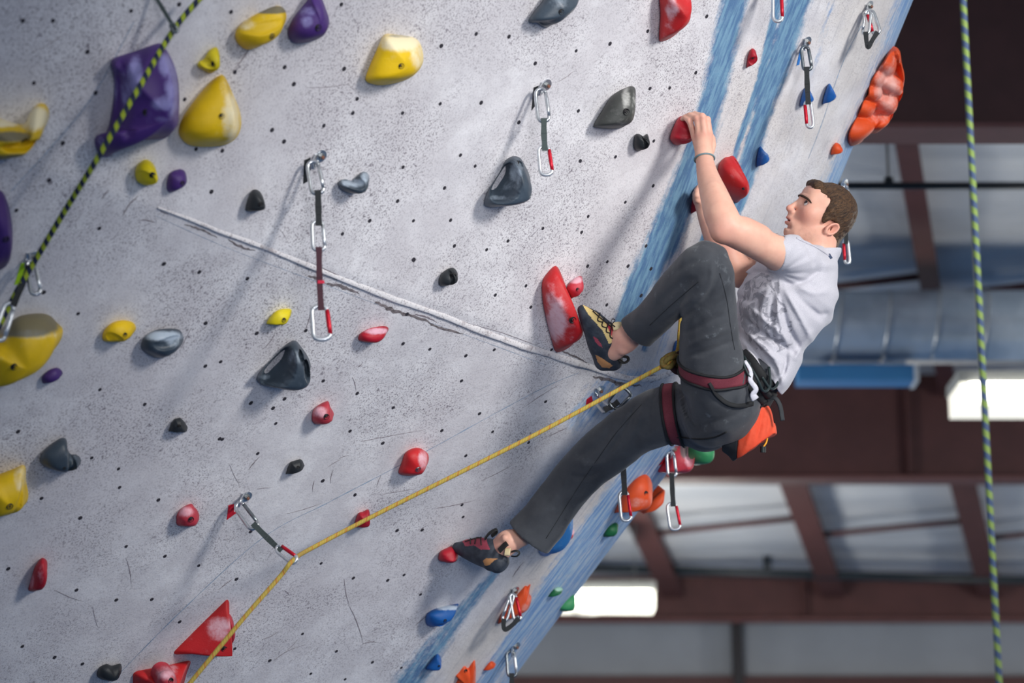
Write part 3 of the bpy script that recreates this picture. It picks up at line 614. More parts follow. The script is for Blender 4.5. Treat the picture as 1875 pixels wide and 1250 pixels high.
# ---- reds
H([(75,1022),(83,1023),(87,1031),(85,1050),(78,1068),(67,1081),(55,1082),(52,1077),(58,1055),(64,1037)], .06, 'crimson', 'narrow crimson hold near the left edge, low on the wall', chalk=[(76,1050,8,20,.45),(58,1062,5,16,.5)], clamp=.55)
H([(323,950),(325,940),(335,928),(350,922),(356,928),(362,935),(365,945),(362,956),(350,963),(326,962)], .05, 'pink', 'rose red knob left of the clipped sling', chalk=[(340,937,13,10,.8)], bolts=[(350,951,5)])
H([(571,765),(573,752),(582,742),(600,734),(605,745),(611,756),(609,764),(595,774),(580,777),(573,773)], .055, 'pink', 'chalky rose red knob below the lower grey jug', chalk=[(586,754,14,11,.75)], bolts=[(598,763,5)])
H([(730,866),(735,848),(743,828),(758,820),(771,821),(783,830),(785,842),(780,855),(768,868),(746,871)], .06, 'red', 'red rounded hold above the yellow lead rope, chalked on its right side', chalk=[(774,843,9,20,.7)], bolts=[(766,859,5,1)])
H([(656,620),(660,610),(680,600),(706,597),(711,605),(700,618),(680,627),(661,625)], .045, 'crimson', 'small crimson blade hold right of the sling\'s lowest carabiner', chalk=[(690,606,22,6,.9)], bumps=[(684,602,18,3,-10,-.01)])
H([(416,1096),(420,1100),(420,1140),(418,1184),(410,1196),(365,1197),(318,1198),(317,1194),(365,1146)], .10, 'red', 'red triangular volume behind the lower lead rope', a=1.25, b=.95, ctr=(392,1168), tip=(408,1176), sharp=True, chalk=[(402,1150,24,22,.7)], bolts=[(411,1188,5)], bumps=[])
H([(418,1124),(428,1140),(424,1165),(414,1182),(408,1160)], .06, 'pink', 'rose red wedge hidden behind the red triangular volume')
H([(243,1233),(250,1228),(300,1219),(348,1208),(350,1212),(342,1232),(332,1270),(300,1285),(244,1275)], .10, 'red', 'red faceted volume cut by the bottom edge', a=1.3, b=.95, ctr=(300,1245), sharp=True, chalk=[(308,1225,20,14,.6)], grime=[(250,1258,10,20,.4)])  # left facet coloured darker and greyer
H([(286,1250),(290,1234),(303,1226),(318,1230),(324,1248),(318,1268),(292,1268)], .05, 'pink', 'chalky rose hold bolted on the bottom red volume', chalk=[(303,1232,18,12,.8)], bolts=[(313,1246,5)], lift=.07)
H([(650,964),(655,941),(665,936),(675,933),(678,950),(672,962)], .045, 'crimson', 'small crimson hold half hidden by the lead rope')
H([(803,1018),(806,1010),(815,1004),(829,1000),(840,1008),(834,1021),(815,1028),(804,1026)], .055, 'crimson', 'small crimson foothold under the toe of the straight leg', bumps=[(818,1014,10,3,-25,.006)])
HB['foot'] = H([(1013,488),(1022,490),(1031,510),(1041,537),(1055,575),(1062,597),(1058,617),(1045,634),(1026,644),(1017,642),(1008,615),(996,565),(992,530),(995,510)], .13, 'red', 'tall red fin hold under the toe of the bent leg', chalk=[(1020,585,20,38,.85),(1010,560,12,40,.6),(1045,600,10,30,.4)], bolts=[(1049,586,6)], a=1.7, b=.8, tip=(1032,585))[1]
H([(1037,530),(1045,515),(1060,505),(1067,509),(1065,525),(1052,540),(1046,546)], .05, 'pink', 'small rose hold tucked behind the tall red fin', chalk=[(1054,512,13,7,1.0)], bolts=[(1058,530,3)])
HB['hand'] = H([(1227,250),(1237,224),(1246,213),(1254,217),(1264,228),(1266,245),(1253,261),(1239,266),(1230,260)], .075, 'crimson', 'crimson hold gripped by the climber\'s upper hand', bumps=[(1245,240,20,3,-32,.006),(1245,222,8,6,0,-.004)], a=2.6, b=.55)[1]
H([(1315,306),(1325,290),(1334,287),(1345,287),(1360,314),(1364,340),(1362,355),(1350,371),(1336,362),(1318,335)], .11, 'red', 'big smooth red hold beside the climber\'s raised forearm', a=1.9, b=.7, bumps=[(1352,315,2.5,34,-22,-.012)], bolts=[(1362,345,3)])
HB['hand2'] = H([(1265,390),(1270,356),(1279,337),(1290,342),(1294,368),(1280,380)], .05, 'crimson', 'crimson hold pinched by the lower hand behind the forearm', chalk=[(1277,345,6,12,.8)])[1]
H([(1212,-24),(1262,-24),(1262,15),(1257,37),(1245,56),(1228,70),(1212,76),(1207,71),(1209,30)], .10, 'red', 'long red hold cut by the top edge', chalk=[(1230,15,13,26,.6),(1222,55,16,16,.35)], a=1.8, b=.75)
H([(1367,122),(1370,101),(1376,89),(1383,92),(1385,103),(1380,115),(1370,123)], .035, 'crimson', 'tiny red hold between the two blue brush strokes', bumps=[(1374,108,4,8,20,-.006)], bolts=[(1379,106,2)])
# ---- blues
H([(779,1135),(783,1122),(800,1113),(830,1106),(840,1106),(832,1120),(815,1137),(795,1147),(783,1145)], .06, 'blue', 'blue blade hold with a white edge below the straight leg\'s foot', chalk=[(820,1112,26,5,.9)], bolts=[(815,1136,3)], bumps=[(808,1130,14,4,-20,-.008)])
H([(780,1224),(790,1209),(800,1197),(807,1203),(808,1214),(800,1224),(790,1226)], .045, 'blue', 'small blue half dome hold near the bottom edge', bolts=[(804,1219,2)])
H([(1506,190),(1510,172),(1518,153),(1526,165),(1527,171),(1520,183),(1510,189)], .045, 'blue', 'small blue fin right of the short hanging sling')
H([(1465,194),(1468,175),(1476,159),(1487,173),(1485,183),(1475,190)], .045, 'blue', 'small blue fin half hidden by the short hanging sling', chalk=[(1484,176,4,8,.4)])
H([(1385,304),(1387,281),(1392,268),(1400,277),(1407,284),(1403,295),(1391,303)], .045, 'blue', 'small blue fin above the big smooth red hold', chalk=[(1404,281,4,4,.4)])
H([(1048,925),(1050,940),(1045,962),(1030,990),(1009,1014),(996,1018),(988,1011),(990,999),(1012,962),(1036,930)], .09, 'sky', 'large sky blue hold half hidden behind the trouser cuff', chalk=[(996,1008,10,10,.7),(1046,950,4,30,.5)], clamp=.55)
H([(1231,650),(1235,628),(1240,624),(1238,642)], .03, 'blue', 'sliver of a blue hold beside the rope knot', n=40)
# ---- oranges
H([(1550,256),(1552,240),(1570,205),(1579,181),(1587,172),(1590,150),(1605,124),(1616,110),(1628,91),(1640,86),(1648,95),(1651,115),(1656,136),(1655,155),(1648,176),(1640,196),(1632,215),(1622,230),(1606,243),(1590,246),(1575,262),(1556,267)], .075, 'orange', 'big orange scaly hold on the right edge of the wall', n=120, clamp=.6, a=3, b=.6, 
  petals=[(1571,236,36,21,-52,.085),(1607,222,24,22,0,.085),(1580,197,13,24,30,.07),(1614,186,25,26,20,.095),(1593,168,13,22,28,.075),(1602,143,11,26,26,.075),(1624,153,26,24,10,.10),(1620,116,15,32,24,.085),(1640,101,10,20,10,.075),(1645,134,14,26,0,.085),(1629,216,13,18,20,.07),(1641,172,12,24,5,.08)], chalk=[(1624,165,22,46,.8),(1612,208,24,16,.6),(1612,130,8,22,.6),(1640,120,8,30,.4)], anchor=(1585,200))
H([(1521,282),(1524,268),(1531,261),(1540,267),(1536,278),(1525,283)], .04, 'orange', 'tiny orange knob below the big orange scaly hold')
H([(1125,937),(1140,900),(1160,875),(1180,866),(1190,875),(1195,890),(1193,910),(1180,927),(1160,936),(1132,938)], .10, 'orange', 'large orange dome hold behind the sling hanging below the thigh', chalk=[(1168,920,24,10,.5)], bolts=[(1183,903,4)], clamp=.55)
H([(1178,941),(1190,919),(1208,901),(1217,897),(1216,909),(1200,924)], .05, 'orange', 'orange hold on the wall\'s edge behind the orange dome', clamp=.6, anchor=(1188,920))
H([(912,1142),(918,1124),(932,1105),(946,1088),(953,1080),(962,1070),(966,1072),(972,1068),(969,1085),(973,1092),(972,1103),(966,1116),(954,1124),(938,1132),(926,1134)], .045, 'orange', 'orange flame shaped hold behind the folded sling', chalk=[(962,1112,9,9,.6)], clamp=.6)
H([(831,1235),(838,1226),(848,1212),(856,1220),(862,1212),(868,1203),(871,1205),(871,1240),(866,1285),(820,1285),(828,1262),(838,1240)], .045, 'orange', 'orange flame shaped hold cut by the bottom edge', ctr=(852,1250), bolts=[(853,1228,3)], clamp=.6)
H([(885,1227),(898,1210),(908,1216),(900,1222)], .025, 'orange', 'tiny orange triangle chip near the bottom of the blue band', clamp=.6, n=40)
# ---- far edge mixed
H([(1204,861),(1222,830),(1245,812),(1265,800),(1271,808),(1270,835),(1265,850),(1255,862),(1240,868),(1215,865)], .10, 'pink', 'rose faceted hold with a white chalked hollow under the harness', chalk=[(1262,830,9,24,1.0)], bumps=[(1252,822,7,20,30,-.05)], grime=[(1252,822,6,14,.8)], clamp=.62, anchor=(1225,845))
H([(1262,812),(1274,800),(1290,795),(1304,802),(1307,820),(1300,838),(1285,850),(1266,850),(1258,835)], .10, 'leaf', 'big green ball hold behind the rose faceted hold', chalk=[(1290,805,12,7,.5)], clamp=.7, anchor=(1232,832), lift=0.0)
H([(1104,979),(1112,963),(1125,956),(1132,960),(1130,970),(1120,981),(1109,983)], .04, 'green', 'dark green chip on the blue edge of the lower wall', clamp=.6)
H([(1020,1113),(1030,1098),(1045,1088),(1052,1090),(1052,1106),(1045,1117),(1030,1119)], .05, 'leaf', 'green knob beside the glowing strip light', clamp=.6)
H([(1003,1092),(1012,1079),(1022,1074),(1031,1078),(1025,1084),(1010,1090)], .03, 'green', 'small green chip with a white top above the green knob', chalk=[(1023,1078,8,4,.9)], clamp=.6, n=48)
H([(1024,993),(1035,975),(1047,968),(1052,975),(1045,983)], .03, 'pink', 'small rose chip with a white top behind the sky blue hold', chalk=[(1046,973,8,6,1.0)], clamp=.6, n=48)
# ------------------------------------------------------------------ organic modelling on a distance grid
def C3(px, py, d): return np.array([(px - 937.5) / FPX * d, d, (625 - py) / FPX * d])
def to_world(Q): return CAM + Q[:, :1] * AX + Q[:, 1:2] * AF + Q[:, 2:3] * AU
_rng = np.random.RandomState(11); _lat = _rng.rand(32, 32, 32).astype(np.float32)
def vnoise(x, y, z):
    xi, yi, zi = np.floor(x).astype(int), np.floor(y).astype(int), np.floor(z).astype(int)
    fx, fy, fz = x - xi, y - yi, z - zi
    fx, fy, fz = [f * f * (3 - 2 * f) for f in (fx, fy, fz)]
    g = lambda a, b, c: _lat[(xi + a) & 31, (yi + b) & 31, (zi + c) & 31]
    l = lambda a, b, t: a + (b - a) * t
    return l(l(l(g(0,0,0), g(1,0,0), fx), l(g(0,1,0), g(1,1,0), fx), fy), l(l(g(0,0,1), g(1,0,1), fx), l(g(0,1,1), g(1,1,1), fx), fy), fz) - .5
class Cone:
    def __init__(s, a, b, ra, rb, flat=None):
        s.a, s.b, s.ra, s.rb, s.flat = np.asarray(a, float), np.asarray(b, float), ra, rb, flat
    def bbox(s):
        m = max(s.ra, s.rb) * (max(1, s.flat[1]) if s.flat else 1)
        return np.minimum(s.a, s.b) - m, np.maximum(s.a, s.b) + m
    def d(s, X, Y, Z):
        p = [X - s.a[0], Y - s.a[1], Z - s.a[2]]; ba = s.b - s.a; sc = 1.0
        if s.flat:
            u, f = unit(s.flat[0]), s.flat[1]; k = (1 / f - 1)
            dt = (p[0] * u[0] + p[1] * u[1] + p[2] * u[2]) * k
            p = [p[i] + dt * u[i] for i in range(3)]; ba = ba + u * (ba @ u) * k; sc = min(1.0, f)
        L = max(ba @ ba, 1e-12)
        t = np.clip((p[0] * ba[0] + p[1] * ba[1] + p[2] * ba[2]) / L, 0, 1)
        return (np.sqrt((p[0] - t * ba[0]) ** 2 + (p[1] - t * ba[1]) ** 2 + (p[2] - t * ba[2]) ** 2) - (s.ra + t * (s.rb - s.ra))) * sc
class Multi:
    def __init__(s, prims): s.p = prims
    def bbox(s):
        b = [q.bbox() for q in s.p]; return np.min([x[0] for x in b], 0), np.max([x[1] for x in b], 0)
    def d(s, X, Y, Z):
        r = None
        for q in s.p: r = q.d(X, Y, Z) if r is None else np.minimum(r, q.d(X, Y, Z))
        return r
class Ell:
    """ellipsoid with a frame (3 axes as rows) and semi-axes"""
    def __init__(s, c, fr, r): s.c, s.fr, s.r = np.asarray(c, float), np.asarray(fr, float), np.asarray(r, float)
    def bbox(s): m = s.r.max(); return s.c - m, s.c + m
    def d(s, X, Y, Z):
        p = (X - s.c[0], Y - s.c[1], Z - s.c[2]); q = 0; q2 = 0
        for i in range(3):
            w = p[0] * s.fr[i, 0] + p[1] * s.fr[i, 1] + p[2] * s.fr[i, 2]
            q = q + (w / s.r[i]) ** 2; q2 = q2 + (w / s.r[i] ** 2) ** 2
        k0 = np.sqrt(q); k1 = np.sqrt(q2) + 1e-9
        return k0 * (k0 - 1) / k1
class Field:
    def __init__(s, h): s.h = h; s.ops = []
    def add(s, prim, k=.01): s.ops.append(('u', prim, k)); return s
    def sub(s, prim, k=.005): s.ops.append(('s', prim, k)); return s
    def fn(s, f, lo, hi): s.ops.append(('f', f, (np.asarray(lo, float), np.asarray(hi, float)))); return s
    def mesh(s):
        bb = [p.bbox() for o, p, k in s.ops if o == 'u']
        lo = np.min([b[0] for b in bb], 0) - 4 * s.h; hi = np.max([b[1] for b in bb], 0) + 4 * s.h
        n = np.ceil((hi - lo) / s.h).astype(int) + 1; h = s.h
        F = np.full(n, .05, np.float32)
        for o, p, k in s.ops:
            if o == 'f': b0, b1 = k
            else: b0, b1 = p.bbox(); m = k + 3 * h; b0 = b0 - m; b1 = b1 + m
            i0 = np.maximum(np.floor((b0 - lo) / h).astype(int), 0); i1 = np.minimum(np.ceil((b1 - lo) / h).astype(int) + 1, n)
            if (i1 <= i0).any(): continue
            sl = tuple(slice(a, b) for a, b in zip(i0, i1))
            X = (lo[0] + h * np.arange(i0[0], i1[0], dtype=np.float32))[:, None, None]
            Y = (lo[1] + h * np.arange(i0[1], i1[1], dtype=np.float32))[None, :, None]
            Z = (lo[2] + h * np.arange(i0[2], i1[2], dtype=np.float32))[None, None, :]
            f = F[sl]
            if o == 'f': F[sl] = p(f, X, Y, Z); continue
            d = p.d(X, Y, Z).astype(np.float32)
            if o == 'u':
                e = np.maximum(k - np.abs(f - d), 0) / max(k, 1e-6); F[sl] = np.minimum(f, d) - e * e * k * .25
            else:
                e = np.maximum(k - np.abs(f + d), 0) / max(k, 1e-6); F[sl] = np.maximum(f, -d) + e * e * k * .25
        S = F < 0
        c8 = [S[a:S.shape[0] - 1 + a, b:S.shape[1] - 1 + b, c:S.shape[2] - 1 + c] for a in (0, 1) for b in (0, 1) for c in (0, 1)]
        anyv = c8[0].copy(); allv = c8[0].copy()
        for q in c8[1:]: anyv |= q; allv &= q
        act = anyv & ~allv; I = np.argwhere(act)
        idx = np.full(act.shape, -1, np.int32); idx[act] = np.arange(len(I))
        cv = {}
        for a in (0, 1):
            for b in (0, 1):
                for c in (0, 1): cv[a, b, c] = F[I[:, 0] + a, I[:, 1] + b, I[:, 2] + c]
        acc = np.zeros((len(I), 3)); cnt = np.zeros(len(I))
        for ax in range(3):
            for u in (0, 1):
                for w in (0, 1):
                    p0 = [0, 0, 0]; o2 = [i for i in range(3) if i != ax]; p0[o2[0]] = u; p0[o2[1]] = w
                    p1 = list(p0); p1[ax] = 1
                    a, b = cv[tuple(p0)], cv[tuple(p1)]; m = (a < 0) != (b < 0)
                    t = np.where(m, a / np.where(m, a - b, 1), 0)
                    pt = np.tile(np.array(p0, float), (len(I), 1)); pt[:, ax] = t
                    acc[m] += pt[m]; cnt[m] += 1
        P = lo + (I + acc / cnt[:, None]) * h
        quads = []
        for ax in range(3):
            o2 = [i for i in range(3) if i != ax]
            a = S[tuple(slice(0, -1) if i == ax else slice(None) for i in range(3))]; b = S[tuple(slice(1, None) if i == ax else slice(None) for i in range(3))]
            E = np.argwhere(a != b)
            ok = (E[:, o2[0]] > 0) & (E[:, o2[1]] > 0) & (E[:, o2[0]] < n[o2[0]] - 1) & (E[:, o2[1]] < n[o2[1]] - 1); E = E[ok]
            ins = S[E[:, 0], E[:, 1], E[:, 2]]
            def ci(du, dw):
                q = E.copy(); q[:, o2[0]] += du; q[:, o2[1]] += dw; return idx[q[:, 0], q[:, 1], q[:, 2]]
            Q = np.stack([ci(-1, -1), ci(0, -1), ci(0, 0), ci(-1, 0)], -1)
            flip = ~ins if ax != 1 else ins
            Q[flip] = Q[flip][:, ::-1]; quads.append(Q)
        Q = np.concatenate(quads); Q = Q[(Q >= 0).all(1)]
        # light smoothing to remove stair steps
        for _ in range(2):
            s2 = np.zeros_like(P); c2 = np.zeros(len(P))
            qi = Q.ravel(); qj = np.roll(Q, -1, 1).ravel(); c2 = np.bincount(qi, minlength=len(P))
            for ax in range(3): s2[:, ax] = np.bincount(qi, weights=P[qj, ax], minlength=len(P))
            P = P * .5 + .5 * s2 / np.maximum(c2, 1)[:, None]
        return P, Q
PXM = 1.0 / FPX
def chain(pts, n=None, flat=None):
    """pts: (px, py, depth, radius in px) -> smooth tapering limb"""
    A = np.array([list(C3(p[0], p[1], p[2])) + [p[3] * PXM * p[2]] for p in pts])
    B = spline(A, n or (len(pts) - 1) * 9 + 1) if len(pts) > 2 else A
    return Multi([Cone(B[i, :3], B[i + 1, :3], B[i, 3], B[i + 1, 3], flat) for i in range(len(B) - 1)])
def ball(px, py, d, r, flat=None): return Cone(C3(px, py, d), C3(px, py, d) + 1e-5, r * PXM * d, r * PXM * d, flat)
def cutplane(p, nrm):
    """keep the side the normal points away from"""
    p = np.asarray(p, float); nrm = unit(nrm)
    return lambda f, X, Y, Z: np.maximum(f, (X - p[0]) * nrm[0] + (Y - p[1]) * nrm[1] + (Z - p[2]) * nrm[2])

# ------------------------------------------------------------------ the climber's body
DEP = (0, 1, 0)
HF = unit([-.885, -.15, .44]); HU = unit(np.array([.43, 0.0, .9]) - HF * (HF @ np.array([.43, 0.0, .9]))); HL = np.cross(HU, HF)
if HL[1] > 0: HL = -HL
HC = C3(1510, 385, 7.12); HFR = np.array([HF, HL, HU])
def h3(f, l, u): return HC + f * HF + l * HL + u * HU
def hc(a, b, ra, rb): return Cone(h3(*a), h3(*b), ra, rb)
def hs(a, r): return Cone(h3(*a), h3(*a) + 1e-6, r, r)
def he(c, r): return Ell(h3(*c), HFR, r)
B = Field(.003)
# trunk and legs (inside the clothes)
B.add(chain([(1310, 735, 7.08, 52), (1370, 670, 7.08, 42), (1405, 615, 7.08, 46), (1440, 555, 7.1, 62), (1470, 500, 7.1, 48)], flat=(DEP, 1.35)))
B.add(chain([(1312, 735, 7.0, 46), (1297, 610, 6.88, 36), (1295, 500, 6.78, 27), (1228, 555, 6.91, 23), (1165, 607, 7.02, 21), (1146, 622, 7.05, 21)]), .02)
B.add(chain([(1292, 765, 7.19, 44), (1235, 757, 7.23, 36), (1180, 775, 7.28, 31), (1120, 815, 7.35, 28), (1072, 857, 7.40, 25), (1030, 905, 7.43, 22), (975, 968, 7.45, 19), (930, 994, 7.44, 18)]), .02)
B.add(chain([(1146, 622, 7.05, 20), (1126, 642, 7.075, 17), (1112, 652, 7.1, 12)]), .02)
B.add(chain([(1143, 612, 7.05, 18), (1116, 612, 7.07, 13), (1085, 590, 7.06, 8)]), .02)
B.add(chain([(930, 994, 7.44, 18), (917, 1016, 7.44, 14)]), .02)
B.add(chain([(928, 990, 7.44, 17), (895, 1008, 7.46, 12), (858, 1006, 7.51, 8)]), .02)
B.add(ball(1141, 642, 7.04, 7), .012); B.add(ball(925, 985, 7.405, 6.5), .012)
# neck
B.add(chain([(1478, 492, 7.1, 42), (1494, 462, 7.1, 33), (1504, 432, 7.12, 32)]), .02)
# left arm
B.add(chain([(1452, 474, 6.97, 38), (1415, 459, 6.88, 31), (1372, 436, 6.83, 30.5), (1336, 418, 6.8, 29.5), (1322, 398, 6.81, 31), (1309, 362, 6.86, 26.5), (1296, 322, 6.94, 20), (1289.5, 290, 7.0, 15.5)]), .02)
B.add(ball(1320, 426, 6.79, 18), .02); B.add(chain([(1392, 431, 6.83, 18), (1365, 420, 6.81, 20)]), .02)
B.add(chain([(1318, 380, 6.8, 13), (1308, 345, 6.86, 11)]), .015)
# right arm
B.add(chain([(1428, 500, 7.26, 36), (1385, 500, 7.25, 33), (1345, 492, 7.24, 30), (1326, 455, 7.25, 30), (1303, 405, 7.27, 23), (1290, 376, 7.28, 17)]), .02)
# left hand
def hand(W, mc, fingers, rf, thumb, k=.010):
    for m, r in zip(mc, rf): B.add(chain([W + (14,), ((W[0] + m[0]) / 2, (W[1] + m[1]) / 2, (W[2] + m[2]) / 2 - .004, 10.5), m + (r * 1.12,)], n=4), .010)
    for m, fg, r in zip(mc, fingers, rf):
        pts = [m] + list(fg); rr = [r * 1.1, r * .98, r * .9, r * .78]
        A = [p + (q_,) for p, q_ in zip(pts, rr)]
        B.add(Multi([Cone(C3(*A[i][:3]), C3(*A[i + 1][:3]), A[i][3] * PXM * 7.05, A[i + 1][3] * PXM * 7.05) for i in range(3)]), .0035)
        B.add(ball(fg[0][0], fg[0][1], fg[0][2], r * 1.04), .004)
    B.add(chain([p for p in thumb], n=6), .006)
hand((1289.5, 286, 7.005), [(1271.5, 250, 7.045), (1280, 246, 7.025), (1289.5, 243, 7.018), (1298.5, 245, 7.03)],
     [[(1263, 222, 7.035), (1254, 214.5, 7.06), (1249.5, 218, 7.075)], [(1276.5, 217, 7.02), (1263, 211, 7.05), (1255, 214, 7.08)], [(1286, 213.5, 7.015), (1272, 209, 7.05), (1262, 213, 7.085)], [(1295, 219, 7.03), (1284, 213, 7.07), (1272, 216, 7.10)]],
     [5.6, 6.3, 6.6, 6.4], [(1300, 276, 7.03, 9), (1303, 258, 7.06, 8.5), (1294, 240, 7.09, 7), (1280, 232, 7.10, 6)])
hand((1290, 373, 7.28), [(1288, 348, 7.265), (1285, 355, 7.255), (1284, 363, 7.25), (1284, 370, 7.255)],
     [[(1280, 343, 7.25), (1275, 347, 7.27), (1274, 352, 7.285)], [(1277, 350, 7.245), (1272.5, 354, 7.265), (1272, 358, 7.28)], [(1276, 358, 7.24), (1272, 361, 7.26), (1272, 365, 7.275)], [(1277, 366, 7.245), (1273, 368, 7.265), (1273, 371, 7.275)]],
     [5.2, 5.6, 5.4, 5.0], [(1296, 366, 7.29, 8), (1296, 350, 7.30, 7), (1290, 342, 7.305, 6), (1284, 342, 7.31, 5)], k=.008)
# head
B.add(he((-.004, 0, .006), (.081, .069, .068)), .02)
B.add(he((.03, 0, -.045), (.047, .053, .062)), .03)
for s in (1, -1):
    B.add(hc((-.012, s * .05, -.078), (.05, s * .026, -.102), .016, .015), .025)
    B.add(hs((.046, s * .041, -.033), .017), .032)
    B.add(hc((.074, s * .012, .006), (.058, s * .042, .004), .010, .010), .012)
B.add(hs((.066, 0, -.103), .017), .02); B.add(hc((.062, .008, -.106), (.062, -.008, -.106), .014, .014), .01)
B.add(he((.058, 0, -.078), (.03, .03, .024)), .015)
B.add(he((.05, 0, .026), (.032, .052, .03)), .02)
# under-jaw to neck
B.add(hc((.035, 0, -.095), (-.03, 0, -.12), .03, .036), .025)
# sockets, eyes lids
for s in (1, -1):
    B.sub(he((.081, s * .031, -.010), (.017, .0175, .0105)), .009)
    B.add(hc((.0705, s * .019, -.0015), (.0625, s * .0455, -.0035), .0032, .0028), .004)
    B.add(hc((.0665, s * .020, -.0180), (.0605, s * .043, -.0165), .0024, .0024), .004)
for (u_, k_) in ((.017, .0016), (.024, .0014), (.030, .0012)):
    B.sub(Multi([Cone(h3(.0855 - 6.5 * l * l, l, u_), h3(.0855 - 6.5 * (l + .012) ** 2, l + .012, u_), k_, k_) for l in np.arange(-.042, .036, .012)]), .003)
# nose
B.add(hc((.079, 0, -.006), (.097, 0, -.041), .0062, .0088), .010)
B.add(hs((.0985, 0, -.043), .0092), .006)
for s in (1, -1):
    B.add(hs((.087, s * .0105, -.0475), .0078), .007)
    B.sub(hs((.0915, s * .0055, -.0535), .0036), .003)
# mouth
B.add(hc((.083, 0, -.0625), (.076, 0, -.072), .011, .011), .012)
for s in (1, -1):
    B.add(hc((.0905, 0, -.0695), (.077, s * .021, -.0745), .0046, .0028), .004)
    B.add(hc((.0865, 0, -.0815), (.0765, s * .020, -.0765), .0058, .003), .004)
B.sub(he((.088, 0, -.0755), (.018, .0175, .0026)), .002)
B.sub(hc((.078, -.02, -.0925), (.078, .02, -.0925), .005, .005), .008)
# ears
for s in (1, -1):
    ec = np.array([-.0265, s * .066, -.0465]); er = unit(np.array([-.35, s * .55, .15]))
    ef = unit(HF * -.3 + HL * s * 1.0); eu = unit(HU * .74 + HF * -.62); eu = unit(eu - ef * (eu @ ef)); e3 = np.cross(ef, eu)
    fr = np.array([ef, eu, e3]); c = h3(*ec)
    B.add(Ell(c, fr, (.005, .0265, .0165)), .005)
    B.add(Multi([Cone(c + eu * .0225 * math.cos(a) + e3 * .0135 * math.sin(a) + ef * .0055, c + eu * .0225 * math.cos(a + .4) + e3 * .0135 * math.sin(a + .4) + ef * .006, .0037, .0037) for a in np.arange(-2.4, 3.0, .4)]), .003)
    B.sub(Ell(c + ef * .008 - eu * .001, fr, (.0115, .0165, .0092)), .002)
    B.add(Ell(c - eu * .0215 + ef * .002, fr, (.0045, .007, .0065)), .004)
    B.add(Ell(c + HF * .012 + ef * .002 - eu * .004, fr, (.005, .007, .004)), .004)
bp, bq = B.mesh()
HQ = (bp - HC) @ HFR.T        # head coordinates of every vertex: forward, left, up
near = np.linalg.norm(bp - HC, axis=1) < .2
g = lambda c, r: np.where(near, np.exp(-(((HQ - np.array(c)) / np.array(r)) ** 2).sum(1)), 0)
lipa = np.clip(np.maximum.reduce([g((.088, 0, -.071), (.014, .020, .0045)), g((.086, 0, -.0805), (.014, .018, .005))]) * 1.3, 0, 1)
eyea = np.zeros(len(bp))
flush = np.clip(g((.06, .045, -.045), (.04, .03, .028)) + g((.06, -.045, -.045), (.04, .03, .028)) + 1.1 * g((.10, 0, -.045), (.016, .016, .014)) + .8 * g((-.03, .075, -.045), (.03, .02, .04)), 0, 1)
stub = np.clip(g((.07, 0, -.10), (.05, .05, .026)) + g((.02, .055, -.09), (.04, .025, .022)) + .7 * g((.085, 0, -.062), (.02, .026, .008)), 0, 1)
q2 = proj(to_world(bp))
kn = np.zeros(len(bp))
for (x, y, r) in [(1263,222,8),(1276,217,8),(1286,214,8),(1295,219,8),(1320,426,26),(1145,640,12),(1272,250,6),(1290,244,6),(1280,247,6),(1299,245,6),(1130,630,22),(905,1000,22),(1326,455,40)]:
    kn = np.maximum(kn, np.exp(-((q2[:, 0] - x) ** 2 + (q2[:, 1] - y) ** 2) / r ** 2))
kn *= (np.linalg.norm(bp - HC, axis=1) > .2)
q = NT('fair_skin')
n1 = q.noise(16, 5, .6); n2 = q.noise(90, 4, .6)
col = q.mix(q.ramp(n1, .3, .7), lin((226, 178, 156)), lin((214, 162, 142)))
col = q.mix(q.math('MULTIPLY', q.attr('flush'), .55), col, lin((206, 128, 112)))
col = q.mix(q.math('MULTIPLY', q.attr('knuckle'), .38), col, lin((208, 134, 122)))
col = q.mix(q.math('MULTIPLY', q.attr('stubble'), q.ramp(n2, .3, .8, .12, .4)), col, lin((140, 104, 92)))
col = q.mix(q.math('MULTIPLY', q.attr('lip'), .75), col, lin((176, 96, 92)))
q.bump(n2, .12, .002)
q.b.inputs['Subsurface Weight'].default_value = .12; q.b.inputs['Subsurface Radius'].default_value = (.012, .004, .002); q.b.inputs['Subsurface Scale'].default_value = .6
SKIN = q.out(col, .5, 0, .35)
PERSON = empty('person', to_world(C3(1330, 740, 7.08)[None])[0])
tag(PERSON, 'young man in grey t-shirt and dark trousers climbing sideways with one knee raised', 'person')
body = mesh_obj('body', to_world(bp), bq, SKIN, PERSON, True, {'lip': lipa, 'flush': flush, 'stubble': stub, 'knuckle': kn})
def sub_mesh(field, name, mat, parent, attrs=None, **kw):
    P, Q = field.mesh(); o = mesh_obj(name, to_world(P), Q, mat, parent, True, attrs(P) if attrs else None); return o, P, Q
